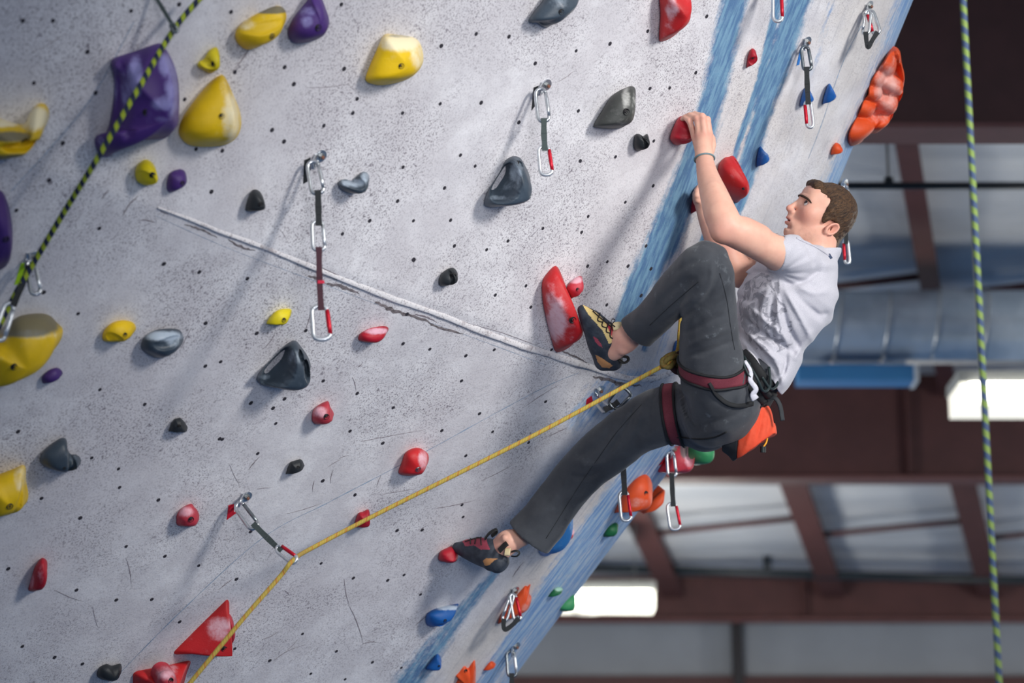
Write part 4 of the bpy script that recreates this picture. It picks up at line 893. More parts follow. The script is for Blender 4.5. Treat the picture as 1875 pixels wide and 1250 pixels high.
# eyes
q = NT('eye'); q.out(lin((214, 210, 206)), .18, 0, .5); EYEW = q.m
IRIS = plain('dark_iris', (40, 30, 26), .15, spec=.6)
for s in (1, -1):
    c = h3(.0605, s * .031, -.0095); look = unit(HF * .86 + HU * .44 + HL * (.10 * s + .10))
    e1 = unit(np.cross(look, HU)); e2 = np.cross(look, e1); vv = []; ff = []
    for i, th in enumerate(np.linspace(0, np.pi, 17)):
        for j, ph in enumerate(np.linspace(0, 2 * np.pi, 24, endpoint=False)): vv.append(c + .0128 * (math.cos(th) * look + math.sin(th) * (math.cos(ph) * e1 + math.sin(ph) * e2)))
    for i in range(16):
        for j in range(24): ff.append((i * 24 + j, (i + 1) * 24 + j, (i + 1) * 24 + (j + 1) % 24, i * 24 + (j + 1) % 24))
    fm = [1 if f[0] < 24 * 4 else 0 for f in ff]
    mesh_obj('eye', to_world(np.array(vv)), ff, parent=PERSON, mats=[EYEW, IRIS], fmats=fm)
# hair
HR = Field(.0026)
HR.add(he((-.010, 0, .012), (.0855, .0755, .0735)), .01)
HR.add(hc((-.045, 0, -.04), (-.062, 0, -.088), .044, .022), .03)
HR.add(hc((-.035, .02, -.06), (-.058, .022, -.085), .03, .018), .02); HR.add(hc((-.035, -.02, -.06), (-.058, -.022, -.085), .03, .018), .02)
HR.add(hc((.062, .03, .052), (.062, -.03, .052), .016, .016), .02)
HR.add(hc((.0, .067, .01), (.004, .066, -.036), .007, .006), .012); HR.add(hc((.0, -.067, .01), (.004, -.066, -.036), .007, .006), .012)
def hair_cut(f, X, Y, Z):
    p = (X - HC[0], Y - HC[1], Z - HC[2])
    fw = p[0] * HF[0] + p[1] * HF[1] + p[2] * HF[2]; up = p[0] * HU[0] + p[1] * HU[1] + p[2] * HU[2]; le = p[0] * HL[0] + p[1] * HL[1] + p[2] * HL[2]
    jag = .006 * vnoise(fw * 220, le * 220, up * 40)
    face = np.minimum(fw - .0135 + jag, .0385 - .35 * np.abs(le) * .3 - up + jag)      # positive in front of the temple and below the fringe
    neckc = np.minimum(fw + .042 + jag, -.052 - up)                               # below the ear, in front of the nape
    ear = np.minimum(.023 - np.hypot(fw + .024, up + .046), .3)
    f = np.maximum(f, np.minimum(face, .02)); f = np.maximum(f, neckc); f = np.maximum(f, ear)
    n = vnoise(fw * 60 + up * 25, le * 160, up * 110) * .0042 + vnoise(fw * 150, le * 330, up * 190 + fw * 90) * .0026
    return f + n
HR.fn(hair_cut, HC - .2, HC + .2)
q = NT('short_brown_hair')
hv = q.mapv(q.coord('Object'), (1, 1, 1), (0, math.radians(28), 0))
st = q.noise(1.0, 4, .65, q.mapv(hv, (95, 420, 420))); st2 = q.noise(1.0, 3, .6, q.mapv(hv, (30, 160, 160)))
q.bump(q.math('ADD', st, st2), .9, .004)
HAIRM = q.out(q.mix(q.ramp(q.math('ADD', q.math('MULTIPLY', st, .6), q.math('MULTIPLY', st2, .4)), .36, .66), lin((40, 27, 19)), lin((100, 72, 47))), .5, 0, .35)
hair, hp, hq = sub_mesh(HR, 'hair', HAIRM, PERSON)
# ------------------------------------------------------------------ clothes
def inpoly(x, y, poly):
    P = np.asarray(poly, float); r = np.zeros(len(x), bool); j = len(P) - 1
    for i in range(len(P)):
        xi, yi, xj, yj = P[i, 0], P[i, 1], P[j, 0], P[j, 1]
        r ^= ((yi > y) != (yj > y)) & (x < (xj - xi) * (y - yi) / (yj - yi + 1e-12) + xi); j = i
    return r.astype(float)
def pxy(X, Y, Z): return 937.5 + FPX * X / Y, 625 - FPX * Z / Y
def bvh_of(P, Q): return BVHTree.FromPolygons([tuple(x) for x in to_world(P)], [tuple(map(int, f)) for f in Q])
def plane_px(p, along):
    """cut plane through the pixel point p whose normal runs along the 3-D direction"""
    return cutplane(C3(*p), along)
# trousers
T = Field(.0034)
T.add(chain([(1396, 668, 7.08, 50), (1372, 690, 7.08, 56), (1330, 738, 7.08, 62), (1300, 758, 7.1, 58)], flat=(DEP, 1.45)))
T.add(chain([(1322, 735, 6.985, 66), (1306, 685, 6.93, 62), (1298, 610, 6.87, 55), (1297, 545, 6.81, 50), (1294, 494, 6.765, 45), (1272, 500, 6.79, 43), (1225, 553, 6.9, 39), (1190, 588, 6.97, 36), (1150, 622, 7.04, 37)]), .03)
T.add(chain([(1292, 768, 7.19, 58), (1235, 757, 7.23, 55), (1180, 775, 7.28, 50), (1120, 815, 7.35, 47), (1072, 857, 7.395, 43), (1030, 905, 7.425, 40), (990, 958, 7.445, 43), (955, 1000, 7.46, 47)]), .03)
T.add(chain([(1345, 765, 7.02, 40), (1300, 775, 7.02, 42)]), .03)
T.add(chain([(1290, 450, 6.765, 6), (1320, 462, 6.76, 8)]), .03)
# folds: drawn as lines over the limb, positive amounts press the cloth in
def fold_map(x0, y0, x1, y1, lines):
    gx, gy = np.meshgrid(np.arange(x0, x1), np.arange(y0, y1), indexing='ij'); D = np.zeros(gx.shape, np.float32)
    for pts, w, amt in lines:
        P = spline(pts, 24); best = np.full(gx.shape, 1e6); ub = np.zeros(gx.shape)
        for i in range(23):
            d = P[i + 1] - P[i]; u = np.clip(((gx - P[i, 0]) * d[0] + (gy - P[i, 1]) * d[1]) / max(d @ d, 1e-9), 0, 1)
            q_ = (gx - P[i, 0] - u * d[0]) ** 2 + (gy - P[i, 1] - u * d[1]) ** 2; m_ = q_ < best
            best[m_] = q_[m_]; ub[m_] = ((i + u) / 23)[m_]
        D += amt * np.exp(-best / w ** 2) * np.clip(np.sin(np.pi * np.clip(ub, .02, .98)) * 1.4, 0, 1)
    return lambda px, py: D[np.clip((px - x0).astype(int), 0, D.shape[0] - 1), np.clip((py - y0).astype(int), 0, D.shape[1] - 1)]
TRF = [([(1246, 640), (1290, 618), (1345, 598)], 5, -.006), ([(1245, 612), (1290, 592), (1330, 572)], 6, .007), ([(1250, 655), (1300, 640), (1352, 618)], 5, .006),
       ([(1258, 580), (1288, 548), (1312, 505), (1318, 472)], 7, .009), ([(1262, 600), (1300, 566), (1328, 540)], 5, .005), ([(1276, 560), (1300, 520), (1305, 478)], 5, -.006),
       ([(1190, 575), (1235, 528), (1280, 505)], 7, .005), ([(1205, 598), (1245, 562), (1275, 540)], 6, -.006), ([(1215, 605), (1255, 578), (1272, 566)], 4, .005), ([(1230, 505), (1262, 482), (1290, 476)], 6, .004),
       ([(1366, 662), (1345, 700), (1312, 735)], 5, .006), ([(1370, 665), (1360, 705), (1345, 745)], 5, -.006), ([(1374, 670), (1372, 712), (1368, 750)], 4, .006), ([(1362, 660), (1325, 690), (1290, 715)], 6, -.005),
       ([(1262, 782), (1310, 770), (1345, 758), (1378, 736)], 7, .008), ([(1270, 800), (1310, 790), (1345, 782)], 6, -.005), ([(1252, 715), (1258, 755), (1282, 795)], 6, .007), ([(1240, 700), (1245, 740), (1262, 790)], 5, -.004),
       ([(1206, 705), (1190, 745), (1192, 800)], 7, .005), ([(1165, 735), (1140, 790), (1100, 848)], 5, .007), ([(1180, 740), (1160, 790), (1140, 830)], 6, -.005), ([(1130, 770), (1095, 815), (1050, 838)], 7, .006),
       ([(1112, 845), (1080, 850), (1045, 838)], 6, -.006), ([(1100, 862), (1070, 872), (1030, 868)], 5, .006), ([(1075, 870), (1045, 930), (1010, 985)], 7, .006), ([(1050, 860), (1015, 910), (975, 955)], 8, -.005), ([(1060, 905), (1035, 960), (1005, 1005)], 5, -.005)]
trf = fold_map(840, 420, 1500, 1070, TRF)
def trouser_fn(f, X, Y, Z):
    px, py = pxy(X, Y, Z)
    u = (px * .8 + py * .6) ; w = (-px * .6 + py * .8)
    n = vnoise(u * .032, w * .012, Y * 14 + 3) * .010 + vnoise(px * .05, py * .05, Y * 30) * .004
    return f + n + trf(px, py)
T.fn(trouser_fn, C3(860, 1060, 7.7) * 1.0 - [.1, 1.2, .1], C3(1480, 420, 6.6) + [.1, 1.2, .1])
ld = unit(C3(1150, 622, 7.04) - C3(1190, 588, 6.97)); rd = unit(C3(955, 1000, 7.46) - C3(990, 958, 7.445))
def two_cuts(f, X, Y, Z):
    a = C3(1167, 609, 7.02); b = C3(971, 985, 7.455)
    da = (X - a[0]) * ld[0] + (Y - a[1]) * (ld[1] - .25) + (Z - a[2]) * (ld[2] - .15)
    db = (X - b[0]) * (rd[0] + .02) + (Y - b[1]) * rd[1] + (Z - b[2]) * (rd[2])
    na = np.sqrt((X - a[0]) ** 2 + (Y - a[1]) ** 2 + (Z - a[2]) ** 2) < .13
    nb = np.sqrt((X - b[0]) ** 2 + (Y - b[1]) ** 2 + (Z - b[2]) ** 2) < .16
    f = np.where(na, np.maximum(f, da), f); return np.where(nb, np.maximum(f, db), f)
T.fn(two_cuts, C3(860, 1060, 7.7) - [.1, 1.2, .1], C3(1260, 560, 6.6) + [.1, 1.2, .1])
T.sub(chain([(1182, 596, 6.985, 29), (1140, 630, 7.06, 33)]), .002)
T.sub(chain([(990, 960, 7.445, 33), (945, 1012, 7.465, 41)]), .002)
q = NT('charcoal_cotton_twill')
n1 = q.noise(6, 5, .6); n2 = q.noise(26, 5, .7); n3 = q.noise(420, 2)
col = q.mix(q.ramp(n1, .3, .7), lin((52, 55, 61)), lin((70, 73, 78)))
col = q.mix(q.math('MULTIPLY', q.ramp(n2, .58, .8), q.math('ADD', .12, q.math('MULTIPLY', q.attr('chalk'), .6))), col, lin((150, 158, 164)))
q.bump(q.math('ADD', q.math('MULTIPLY', n3, .4), n2), .3, .002); q.b.inputs['Sheen Weight'].default_value = .15
TROU = q.out(col, .85, 0, .2)
def tr_attr(P):
    p = proj(to_world(P)); c = np.zeros(len(P))
    for x, y, r in [(1300, 470, 45), (1290, 520, 30), (1320, 620, 60), (1310, 740, 40), (1255, 520, 40), (1330, 570, 40)]: c = np.maximum(c, np.exp(-((p[:, 0] - x) ** 2 + (p[:, 1] - y) ** 2) / r ** 2))
    return {'chalk': c}
trousers, tp, tq = sub_mesh(T, 'trousers', TROU, PERSON, tr_attr)
TB = bvh_of(tp, tq)
# t-shirt
S = Field(.003)
S.add(chain([(1368, 708, 7.08, 56), (1388, 668, 7.08, 57), (1408, 618, 7.08, 64), (1428, 572, 7.09, 80), (1442, 540, 7.1, 83), (1458, 508, 7.1, 68), (1476, 484, 7.1, 46)], flat=(DEP, 1.34)))
S.add(chain([(1478, 490, 7.1, 50), (1494, 468, 7.11, 37), (1500, 458, 7.11, 36)]), .02)
S.add(chain([(1466, 486, 7.0, 42), (1450, 474, 6.965, 43), (1430, 465, 6.92, 37), (1408, 458, 6.875, 35)]), .025)
S.add(chain([(1450, 500, 7.22, 42), (1428, 501, 7.26, 40), (1402, 501, 7.25, 37), (1372, 498, 7.24, 36)]), .025)
S.add(chain([(1490, 508, 7.1, 36), (1484, 560, 7.1, 38)], flat=(DEP, 1.8)), .04)
# loose cloth over the belt at the back
S.add(chain([(1440, 655, 7.08, 26), (1424, 690, 7.06, 24), (1412, 712, 7.05, 20)], flat=(DEP, 2.6)), .03)
def sfold(pts, k=.010): S.add(chain(pts), k)
def screase(pts, k=.012): S.sub(chain(pts), k)
SHF = [([(1426, 512), (1455, 520), (1490, 502), (1508, 478)], 6, .008), ([(1430, 520), (1462, 575), (1490, 628)], 5, -.007), ([(1434, 515), (1478, 560), (1508, 590)], 6, .006), ([(1425, 522), (1440, 590), (1470, 648)], 5, .007), ([(1422, 525), (1428, 590), (1450, 655)], 4, -.006),
       ([(1418, 525), (1412, 590), (1425, 650)], 5, .006), ([(1410, 520), (1395, 560), (1398, 610)], 5, -.005), ([(1356, 598), (1392, 632), (1440, 672)], 5, -.008), ([(1354, 612), (1385, 650), (1418, 700)], 5, .007), ([(1358, 575), (1400, 612), (1462, 650)], 5, .007), ([(1357, 620), (1380, 652), (1400, 684)], 3.5, -.007),
       ([(1362, 555), (1405, 590), (1450, 630)], 5, -.006), ([(1400, 640), (1425, 672), (1432, 705)], 5, -.006), ([(1440, 640), (1436, 675), (1420, 705)], 4, .006), ([(1480, 560), (1500, 575), (1518, 570)], 5, .004), ([(1470, 445), (1486, 468), (1492, 492)], 4, .004), ([(1455, 520), (1490, 535), (1520, 530)], 6, -.004), ([(1445, 440), (1450, 470), (1440, 500)], 7, -.003), ([(1490, 600), (1470, 630), (1452, 662)], 5, -.006), ([(1350, 545), (1380, 548), (1410, 530)], 5, .005)]
shf = fold_map(1310, 410, 1570, 770, SHF)
def shirt_fn(f, X, Y, Z):
    px, py = pxy(X, Y, Z); dx, dy = px - 1425, py - 500
    th = np.arctan2(dy, dx); r = np.hypot(dx, dy)
    n = vnoise(th * 5.5 + 20, r * .008 + 3, Y * 9 + 0 * px) * np.clip(r / 70, 0, 1) * .015 + vnoise(px * .03, py * .03, Y * 20) * .006
    sleeve = (px - 1418) * -.97 + (py - 460) * .2      # left of the sleeve edge
    f = f + n + shf(px, py)
    hem = (px - 1352) * -.745 + (py - 628) * .667
    hem = hem + 3.0 * np.sin((px + py) * .09) - 2
    f = np.maximum(f, (hem * PXM * 7.08))
    return f
S.fn(shirt_fn, C3(1320, 760, 7.5) - [.1, .9, .1], C3(1560, 420, 6.6) + [.1, .9, .1])
sdir = unit(C3(1400, 455, 6.86) - C3(1440, 468, 6.94)); s2 = unit(C3(1372, 498, 7.24) - C3(1405, 501, 7.25))
def sleeve_cut(f, X, Y, Z):
    a = C3(1416.5, 461, 6.89); b = C3(1381, 505, 7.24)
    da = (X - a[0]) * (sdir[0] - .1) + (Y - a[1]) * (sdir[1] * .6) + (Z - a[2]) * (sdir[2] - .28)
    db = (X - b[0]) * s2[0] + (Y - b[1]) * s2[1] + (Z - b[2]) * (s2[2] - .45)
    na = np.sqrt((X - a[0]) ** 2 + (Y - a[1]) ** 2 + (Z - a[2]) ** 2) < .12
    nb = np.sqrt((X - b[0]) ** 2 + (Y - b[1]) ** 2 + (Z - b[2]) ** 2) < .085
    f = np.where(na, np.maximum(f, da), f); return np.where(nb, np.maximum(f, db), f)
S.fn(sleeve_cut, C3(1320, 560, 7.5) - [.05, .7, .05], C3(1470, 400, 6.6) + [.05, .7, .05])
S.sub(chain([(1428, 464, 6.92, 32.5), (1395, 452, 6.86, 34)]), .002)
S.sub(chain([(1408, 500, 7.25, 34), (1372, 498, 7.24, 35)]), .002)
ndir = unit(C3(1506, 430, 7.12) - C3(1488, 475, 7.1))
S.fn(lambda f, X, Y, Z: np.where(np.sqrt((X - C3(1500, 452, 7.11)[0]) ** 2 + (Y - 7.11) ** 2 + (Z - C3(1500, 452, 7.11)[2]) ** 2) < .075, np.maximum(f, (X - C3(1497, 455, 7.11)[0]) * (ndir[0] - .42) + (Y - 7.11) * 0 + (Z - C3(1497, 455, 7.11)[2]) * ndir[2]), f), C3(1497, 455, 7.11) - .12, C3(1497, 455, 7.11) + .12)
q = NT('heather_grey_jersey')
n1 = q.noise(7, 4, .6); n3 = q.noise(520, 2); pn = q.noise(19, 3, .55, None, 1.6); pn2 = q.noise(46, 4, .6, None, .8)
col = q.mix(q.ramp(n3, .35, .65), lin((180, 179, 188)), lin((196, 195, 203)))
ink = q.math('MULTIPLY', q.attr('print'), q.math('MULTIPLY', q.ramp(pn, .50, .54), q.ramp(pn2, .36, .5, .35, 1)))
col = q.mix(q.math('MULTIPLY', ink, .62), col, lin((92, 94, 106)))
q.bump(q.math('ADD', n3, q.math('MULTIPLY', q.noise(38, 4), 1.5)), .3, .0022); q.b.inputs['Sheen Weight'].default_value = .2
SHIRT = q.out(col, .9, 0, .2)
def sh_attr(P):
    p = proj(to_world(P)); poly = [(1362, 520), (1395, 498), (1425, 512), (1432, 545), (1450, 590), (1452, 630), (1425, 645), (1385, 640), (1360, 610), (1352, 560)]
    return {'print': inpoly(p[:, 0], p[:, 1], poly) * (P[:, 1] < 7.09)}
shirt, sp, sq = sub_mesh(S, 't_shirt', SHIRT, PERSON, sh_attr)
SB = bvh_of(sp, sq); BB = bvh_of(bp, bq)
def surf(px, py, trees, off=.0):
    r = unit(ray(px, py)); best = None
    for t in trees:
        h = t.ray_cast(Vector(CAM), Vector(r), 30)
        if h[0] is not None and (best is None or h[3] < best[1]): best = (np.array(h[0]), h[3], np.array(h[1]))
    if best is None: return None
    n = best[2] if best[2] @ r < 0 else -best[2]
    return best[0] + unit(n - .5 * r) * off
def surf_tube(name, pts, r, mat, trees, parent, off=None, n=40, flat=None):
    P = [surf(x, y, trees, off if off is not None else r * .6) for x, y in spline(pts, n)]; P = [p for p in P if p is not None]
    P = np.array(P)
    for _ in range(2): P[1:-1] = (P[:-2] + 2 * P[1:-1] + P[2:]) / 4
    m = MB(); m.tube(P, r, 8, flat=flat); return m.build(name, mat, parent)
STIT = plain('dark_seam_thread', (42, 44, 48), .9)
surf_tube('seam', [(1318, 500), (1330, 545), (1338, 600), (1345, 640)], 0.0010, STIT, [TB], trousers)
surf_tube('seam', [(1190, 595), (1225, 562), (1262, 530), (1280, 515)], 0.0010, STIT, [TB], trousers)
surf_tube('seam', [(1175, 740), (1130, 790), (1100, 832), (1060, 890), (1000, 985)], 0.0010, STIT, [TB], trousers)
NAVY = plain('navy_collar_tape', (58, 70, 96), .8)
surf_tube('collar', [(1458, 436), (1474, 444), (1490, 451), (1504, 459), (1517, 468)], .0026, SHIRT, [SB, BB], shirt)
surf_tube('collar_label', [(1516, 466), (1521, 474)], .0035, NAVY, [SB], shirt, n=5, flat=(1.6, .5))
BROWM = plain('brown_brow', (58, 38, 26), .8, scale=300, bump=.6, bd=.002)
bp_ = [surf(x, y, [BB], .0008) for x, y in spline([(1463.5, 357), (1469, 358.5), (1477, 362.5), (1483, 368), (1486, 372)], 14)]
for s_ in (1, -1):
    pts = [np.array([(p - CAM) @ AX, (p - CAM) @ AF, (p - CAM) @ AU]) for p in bp_]
    if s_ < 0: pts = [p - 2 * HL * ((p - HC) @ HL) for p in pts]
    m = MB(); m.tube(to_world(np.array(pts)), np.interp(np.arange(14), [0, 3, 8, 13], [.0018, .0036, .0034, .0012]), 8, flat=(1, .8)); m.build('eyebrow', BROWM, PERSON)
# bracelet
w0 = C3(1290, 291, 7.0); ax_ = unit(C3(1289, 280, 6.99) - C3(1292, 305, 6.97)); e1 = unit(np.cross(ax_, [0, 1, 0])); e2 = np.cross(ax_, e1)
Bcam = BVHTree.FromPolygons([tuple(x) for x in bp], [tuple(map(int, f)) for f in bq])
def ring_on(tree, c, axis, off, n=48, tw=0.0):
    axis = unit(axis); a1 = unit(np.cross(axis, [0.0, 1.0, 0.2])); a2 = np.cross(axis, a1); P = []
    for a in np.linspace(0, 2 * np.pi, n, endpoint=False):
        d = math.cos(a) * a1 + math.sin(a) * a2
        h = tree.ray_cast(Vector(c), Vector(d), .25)
        P.append((np.array(h[0]) if h[0] is not None else np.asarray(c) + d * .06) + d * off)
    P = np.array(P)
    R = np.linalg.norm(P - c, axis=1); md = np.median(R); 
    P = np.asarray(c) + (P - c) * (np.minimum(R, md * 1.7) / R)[:, None]
    for _ in range(2): P = (np.roll(P, 1, 0) + 2 * P + np.roll(P, -1, 0)) / 4
    return P
m = MB(); m.tube(to_world(ring_on(Bcam, w0, ax_, .0022)), .0028, 8, closed=True)
kp = to_world(C3(1294, 289.5, 6.972)[None])[0]; m.tube([kp + AX * -.006, kp + AX * .004], [.0038, .0036], 8)
m.build('cord_bracelet', plain('grey_teal_cord', (112, 136, 142), .8, scale=400, bump=.6), PERSON)
# ------------------------------------------------------------------ harness
Tcam = BVHTree.FromPolygons([tuple(x) for x in tp], [tuple(map(int, f)) for f in tq])
MAROON = plain('maroon_webbing', (112, 46, 58), .8, scale=300, bump=.4); BLACKW = plain('black_webbing', (24, 26, 29), .75, scale=300, bump=.4)
def band(name, tree, c, axis, w, mat, parent, off=.004, edge=True, n=64):
    axis = unit(axis); c = np.asarray(c, float); rows = []
    for k in (-.5, -.25, 0, .25, .5): rows.append(ring_on(tree, c + axis * w * k, axis, off, n))
    inner = [np.asarray(c + axis * w * k) + (r - (c + axis * w * k)) * .94 for k, r in ((.5, rows[4]), (-.5, rows[0]))]
    allr = rows + inner; V_ = to_world(np.concatenate(allr)); k = len(allr); f = []
    for i in range(k):
        j = (i + 1) % k
        for a in range(n): b = (a + 1) % n; f.append((i * n + a, i * n + b, j * n + b, j * n + a))
    o = mesh_obj(name, V_, f, mat, parent)
    if edge:
        for r in (rows[0], rows[4]):
            m = MB(); m.tube(to_world(r), .0042, 8, closed=True); m.build('binding', BLACKW, parent)
    return o
HAR = empty('harness', to_world(C3(1340, 690, 7.05)[None])[0]); setp(HAR, PERSON)
HAR.location = HAR.location
def hpart(o): return o
band('leg_loop', Tcam, C3(1298, 662, 6.955), (.06, -.42, .88), .040, MAROON, HAR)
band('leg_loop', Tcam, C3(1232, 752, 7.23), (.958, -.20, .157), .040, MAROON, HAR)
band('waist_belt', Tcam, C3(1368, 697, 7.08), (.62, 0, .70), .055, BLACKW, HAR, off=.006, edge=False)
surf_tube('riser_strap', [(1300, 700), (1312, 722), (1332, 738), (1355, 742), (1378, 738)], .0045, BLACKW, [TB], HAR, flat=(1.6, .6))
surf_tube('riser_strap', [(1240, 800), (1280, 803), (1308, 800), (1330, 790)], .0025, BLACKW, [TB], HAR)
WB = TB
for pts in ([(1362, 652, 6.90), (1385, 690, 6.87), (1398, 716, 6.89), (1410, 705, 6.92), (1408, 672, 6.95)], [(1372, 664, 6.89), (1374, 690, 6.87), (1362, 668, 6.88), (1358, 640, 6.90)], [(1395, 690, 6.90), (1412, 712, 6.92), (1424, 700, 6.96), (1416, 676, 6.97)]):
    m = MB(); m.tube(to_world(np.array([C3(*p) for p in spline(pts, 30)])), .0042, 8); m.build('gear_loop', plain('black_green_gear_loop', (34, 46, 48), .5), HAR)
surf_tube('belt_padding', [(1362, 648), (1378, 668), (1394, 690), (1412, 712)], .011, BLACKW, [TB], HAR, off=.006, flat=(1.5, .7))
surf_tube('belt_padding', [(1386, 700), (1394, 712), (1404, 722)], .012, BLACKW, [TB], HAR, off=.006)
# belay loop and tie-in
m = MB(); lp = np.array([C3(*p) for p in spline([(1258, 640, 7.0), (1238, 652, 6.99), (1230, 668, 6.99), (1240, 680, 6.985), (1262, 682, 6.99)], 30)]); m.tube(to_world(lp), .0075, 8, flat=(1.3, .7)); m.build('belay_loop', plain('dark_red_webbing', (58, 30, 34), .8), HAR)
# ------------------------------------------------------------------ shoes
def shoe(name, chains, cuts, regions, mirror_near, lacepts, loop, collar, strap=None):
    F_ = Field(.0026)
    for c, k in chains: F_.add(c, k)
    for c, k in cuts: F_.sub(c, k)
    P, Q = F_.mesh(); W_ = to_world(P); p = proj(W_)
    at = {k: np.zeros(len(P)) for k in ('yel', 'mar', 'tan', 'red')}
    for key, poly in regions: at[key] = np.maximum(at[key], inpoly(p[:, 0], p[:, 1], poly) * (mirror_near(P)))
    o = mesh_obj(name, W_, Q, SHOEM, PERSON, True, at); tr = bvh_of(P, Q)
    LACE = plain('dark_lace', (38, 34, 34), .8)
    m = MB()
    for l in lacepts:
        L = [surf(x, y, [tr], .003) for x, y in spline(l, 14)]; L = [x for x in L if x is not None]
        if len(L) > 2: m.tube(L, .0019, 6)
    if m.v: m.build('lace', LACE, o)
    for lp_ in loop:
        m = MB(); m.tube(to_world(np.array([C3(*x) for x in spline(lp_[0], 24)])), lp_[1], 8, flat=(1.5, .5)); m.build(lp_[2], lp_[3], o)
    return o, tr
q = NT('climbing_shoe'); n2 = q.noise(40, 4, .6)
col = q.mix(q.ramp(n2, .35, .75), lin((40, 46, 56)), lin((62, 68, 78)))
def edge(a): return q.ramp(q.attr(a), .4, .6)
col = q.mix(edge('tan'), col, lin((178, 128, 84))); col = q.mix(edge('mar'), col, lin((150, 62, 78)))
col = q.mix(edge('yel'), col, lin((226, 198, 130))); col = q.mix(edge('red'), col, lin((176, 48, 62)))
q.bump(q.noise(200, 3), .2, .001); SHOEM = q.out(col, .6, 0, .35)
CREAM = plain('cream_suede', (222, 204, 160), .85); BLK = plain('black_rubber_tab', (26, 26, 26), .6)
shoe('climbing_shoe', [
    (chain([(1066, 567, 7.055, 9), (1078, 582, 7.06, 17), (1092, 605, 7.075, 23), (1102, 632, 7.09, 25), (1112, 652, 7.11, 24)]), .01),
    (chain([(1112, 652, 7.11, 24), (1122, 660, 7.12, 19)]), .012), (chain([(1088, 588, 7.065, 17), (1112, 610, 7.07, 20), (1127, 622, 7.07, 20)]), .014),
    (chain([(1110, 655, 7.1, 19), (1104, 664, 7.11, 14)]), .012)],
    [(chain([(1139, 632, 7.06, 11), (1164, 618, 7.05, 23)]), .005)],
    [('yel', [(1066, 556), (1092, 572), (1112, 592), (1126, 598), (1122, 612), (1121, 626), (1115, 630), (1104, 606), (1090, 590), (1076, 574)]),
     ('red', [(1108, 588), (1124, 600), (1132, 606), (1130, 616), (1124, 625), (1114, 602)]), ('mar', [(1086, 616), (1092, 618), (1101, 630), (1103, 636), (1096, 633), (1089, 624)]),
     ('tan', [(1090, 649), (1100, 654), (1112, 662), (1122, 669), (1116, 674), (1102, 672), (1094, 662)])],
    lambda P: P[:, 1] < 7.11,
    [[(1085, 570), (1096, 580), (1108, 590), (1118, 598)], [(1098, 574), (1094, 586), (1102, 590)], [(1106, 582), (1102, 596), (1110, 600)], [(1114, 590), (1110, 606), (1117, 610)], [(1120, 594), (1117, 614), (1122, 620)]],
    [([(1133, 658, 7.08), (1142, 664, 7.075), (1150, 660, 7.075), (1149, 654, 7.08), (1140, 652, 7.085)], .003, 'pull_loop', BLK),
     ([(1120, 594, 7.03), (1126, 586, 7.02), (1121, 584, 7.02), (1119, 591, 7.03), (1126, 598, 7.025)], .0018, 'bow', plain('dark_lace', (38, 34, 34), .8)),
     ([(1122, 598, 7.035), (1134, 596, 7.035), (1143, 599, 7.04)], .009, 'tongue', CREAM)], None)
shoe('climbing_shoe', [
    (chain([(838, 1002, 7.535, 10), (852, 1006, 7.52, 15), (875, 1014, 7.49, 19), (900, 1020, 7.455, 23), (913, 1026, 7.44, 20)]), .01),
    (chain([(906, 1030, 7.44, 19), (910, 1036, 7.43, 13)]), .012), (chain([(858, 1000, 7.51, 13), (885, 1000, 7.47, 16), (900, 1004, 7.45, 17)]), .014)],
    [(chain([(919, 996, 7.44, 10), (940, 977, 7.43, 21)]), .005)],
    [('mar', [(846, 990), (868, 980), (890, 982), (893, 996), (898, 1006), (880, 1006), (868, 998), (852, 1000)]), ('tan', [(884, 1026), (890, 1022), (913, 1022), (904, 1026), (896, 1034), (888, 1036)])],
    lambda P: P[:, 1] < 7.56,
    [[(852, 992), (864, 988), (876, 985)], [(862, 984), (862, 996)], [(872, 984), (870, 996)], [(880, 982), (882, 998)], [(866, 985), (880, 985), (886, 982)]],
    [([(888, 986, 7.42), (896, 976, 7.41), (908, 969, 7.41), (909, 974, 7.415), (900, 981, 7.42)], .006, 'tongue', BLK),
     ([(936, 1010, 7.39), (945, 1008, 7.385), (951, 1012, 7.385), (946, 1018, 7.385), (936, 1018, 7.39)], .0026, 'pull_loop', BLK),
     ([(914, 1008, 7.395), (924, 998, 7.39), (929, 994, 7.39)], .009, 'ankle_strap', BLK),
     ([(925, 1010, 7.395), (934, 1010, 7.39)], .009, 'heel_liner', CREAM)], None)
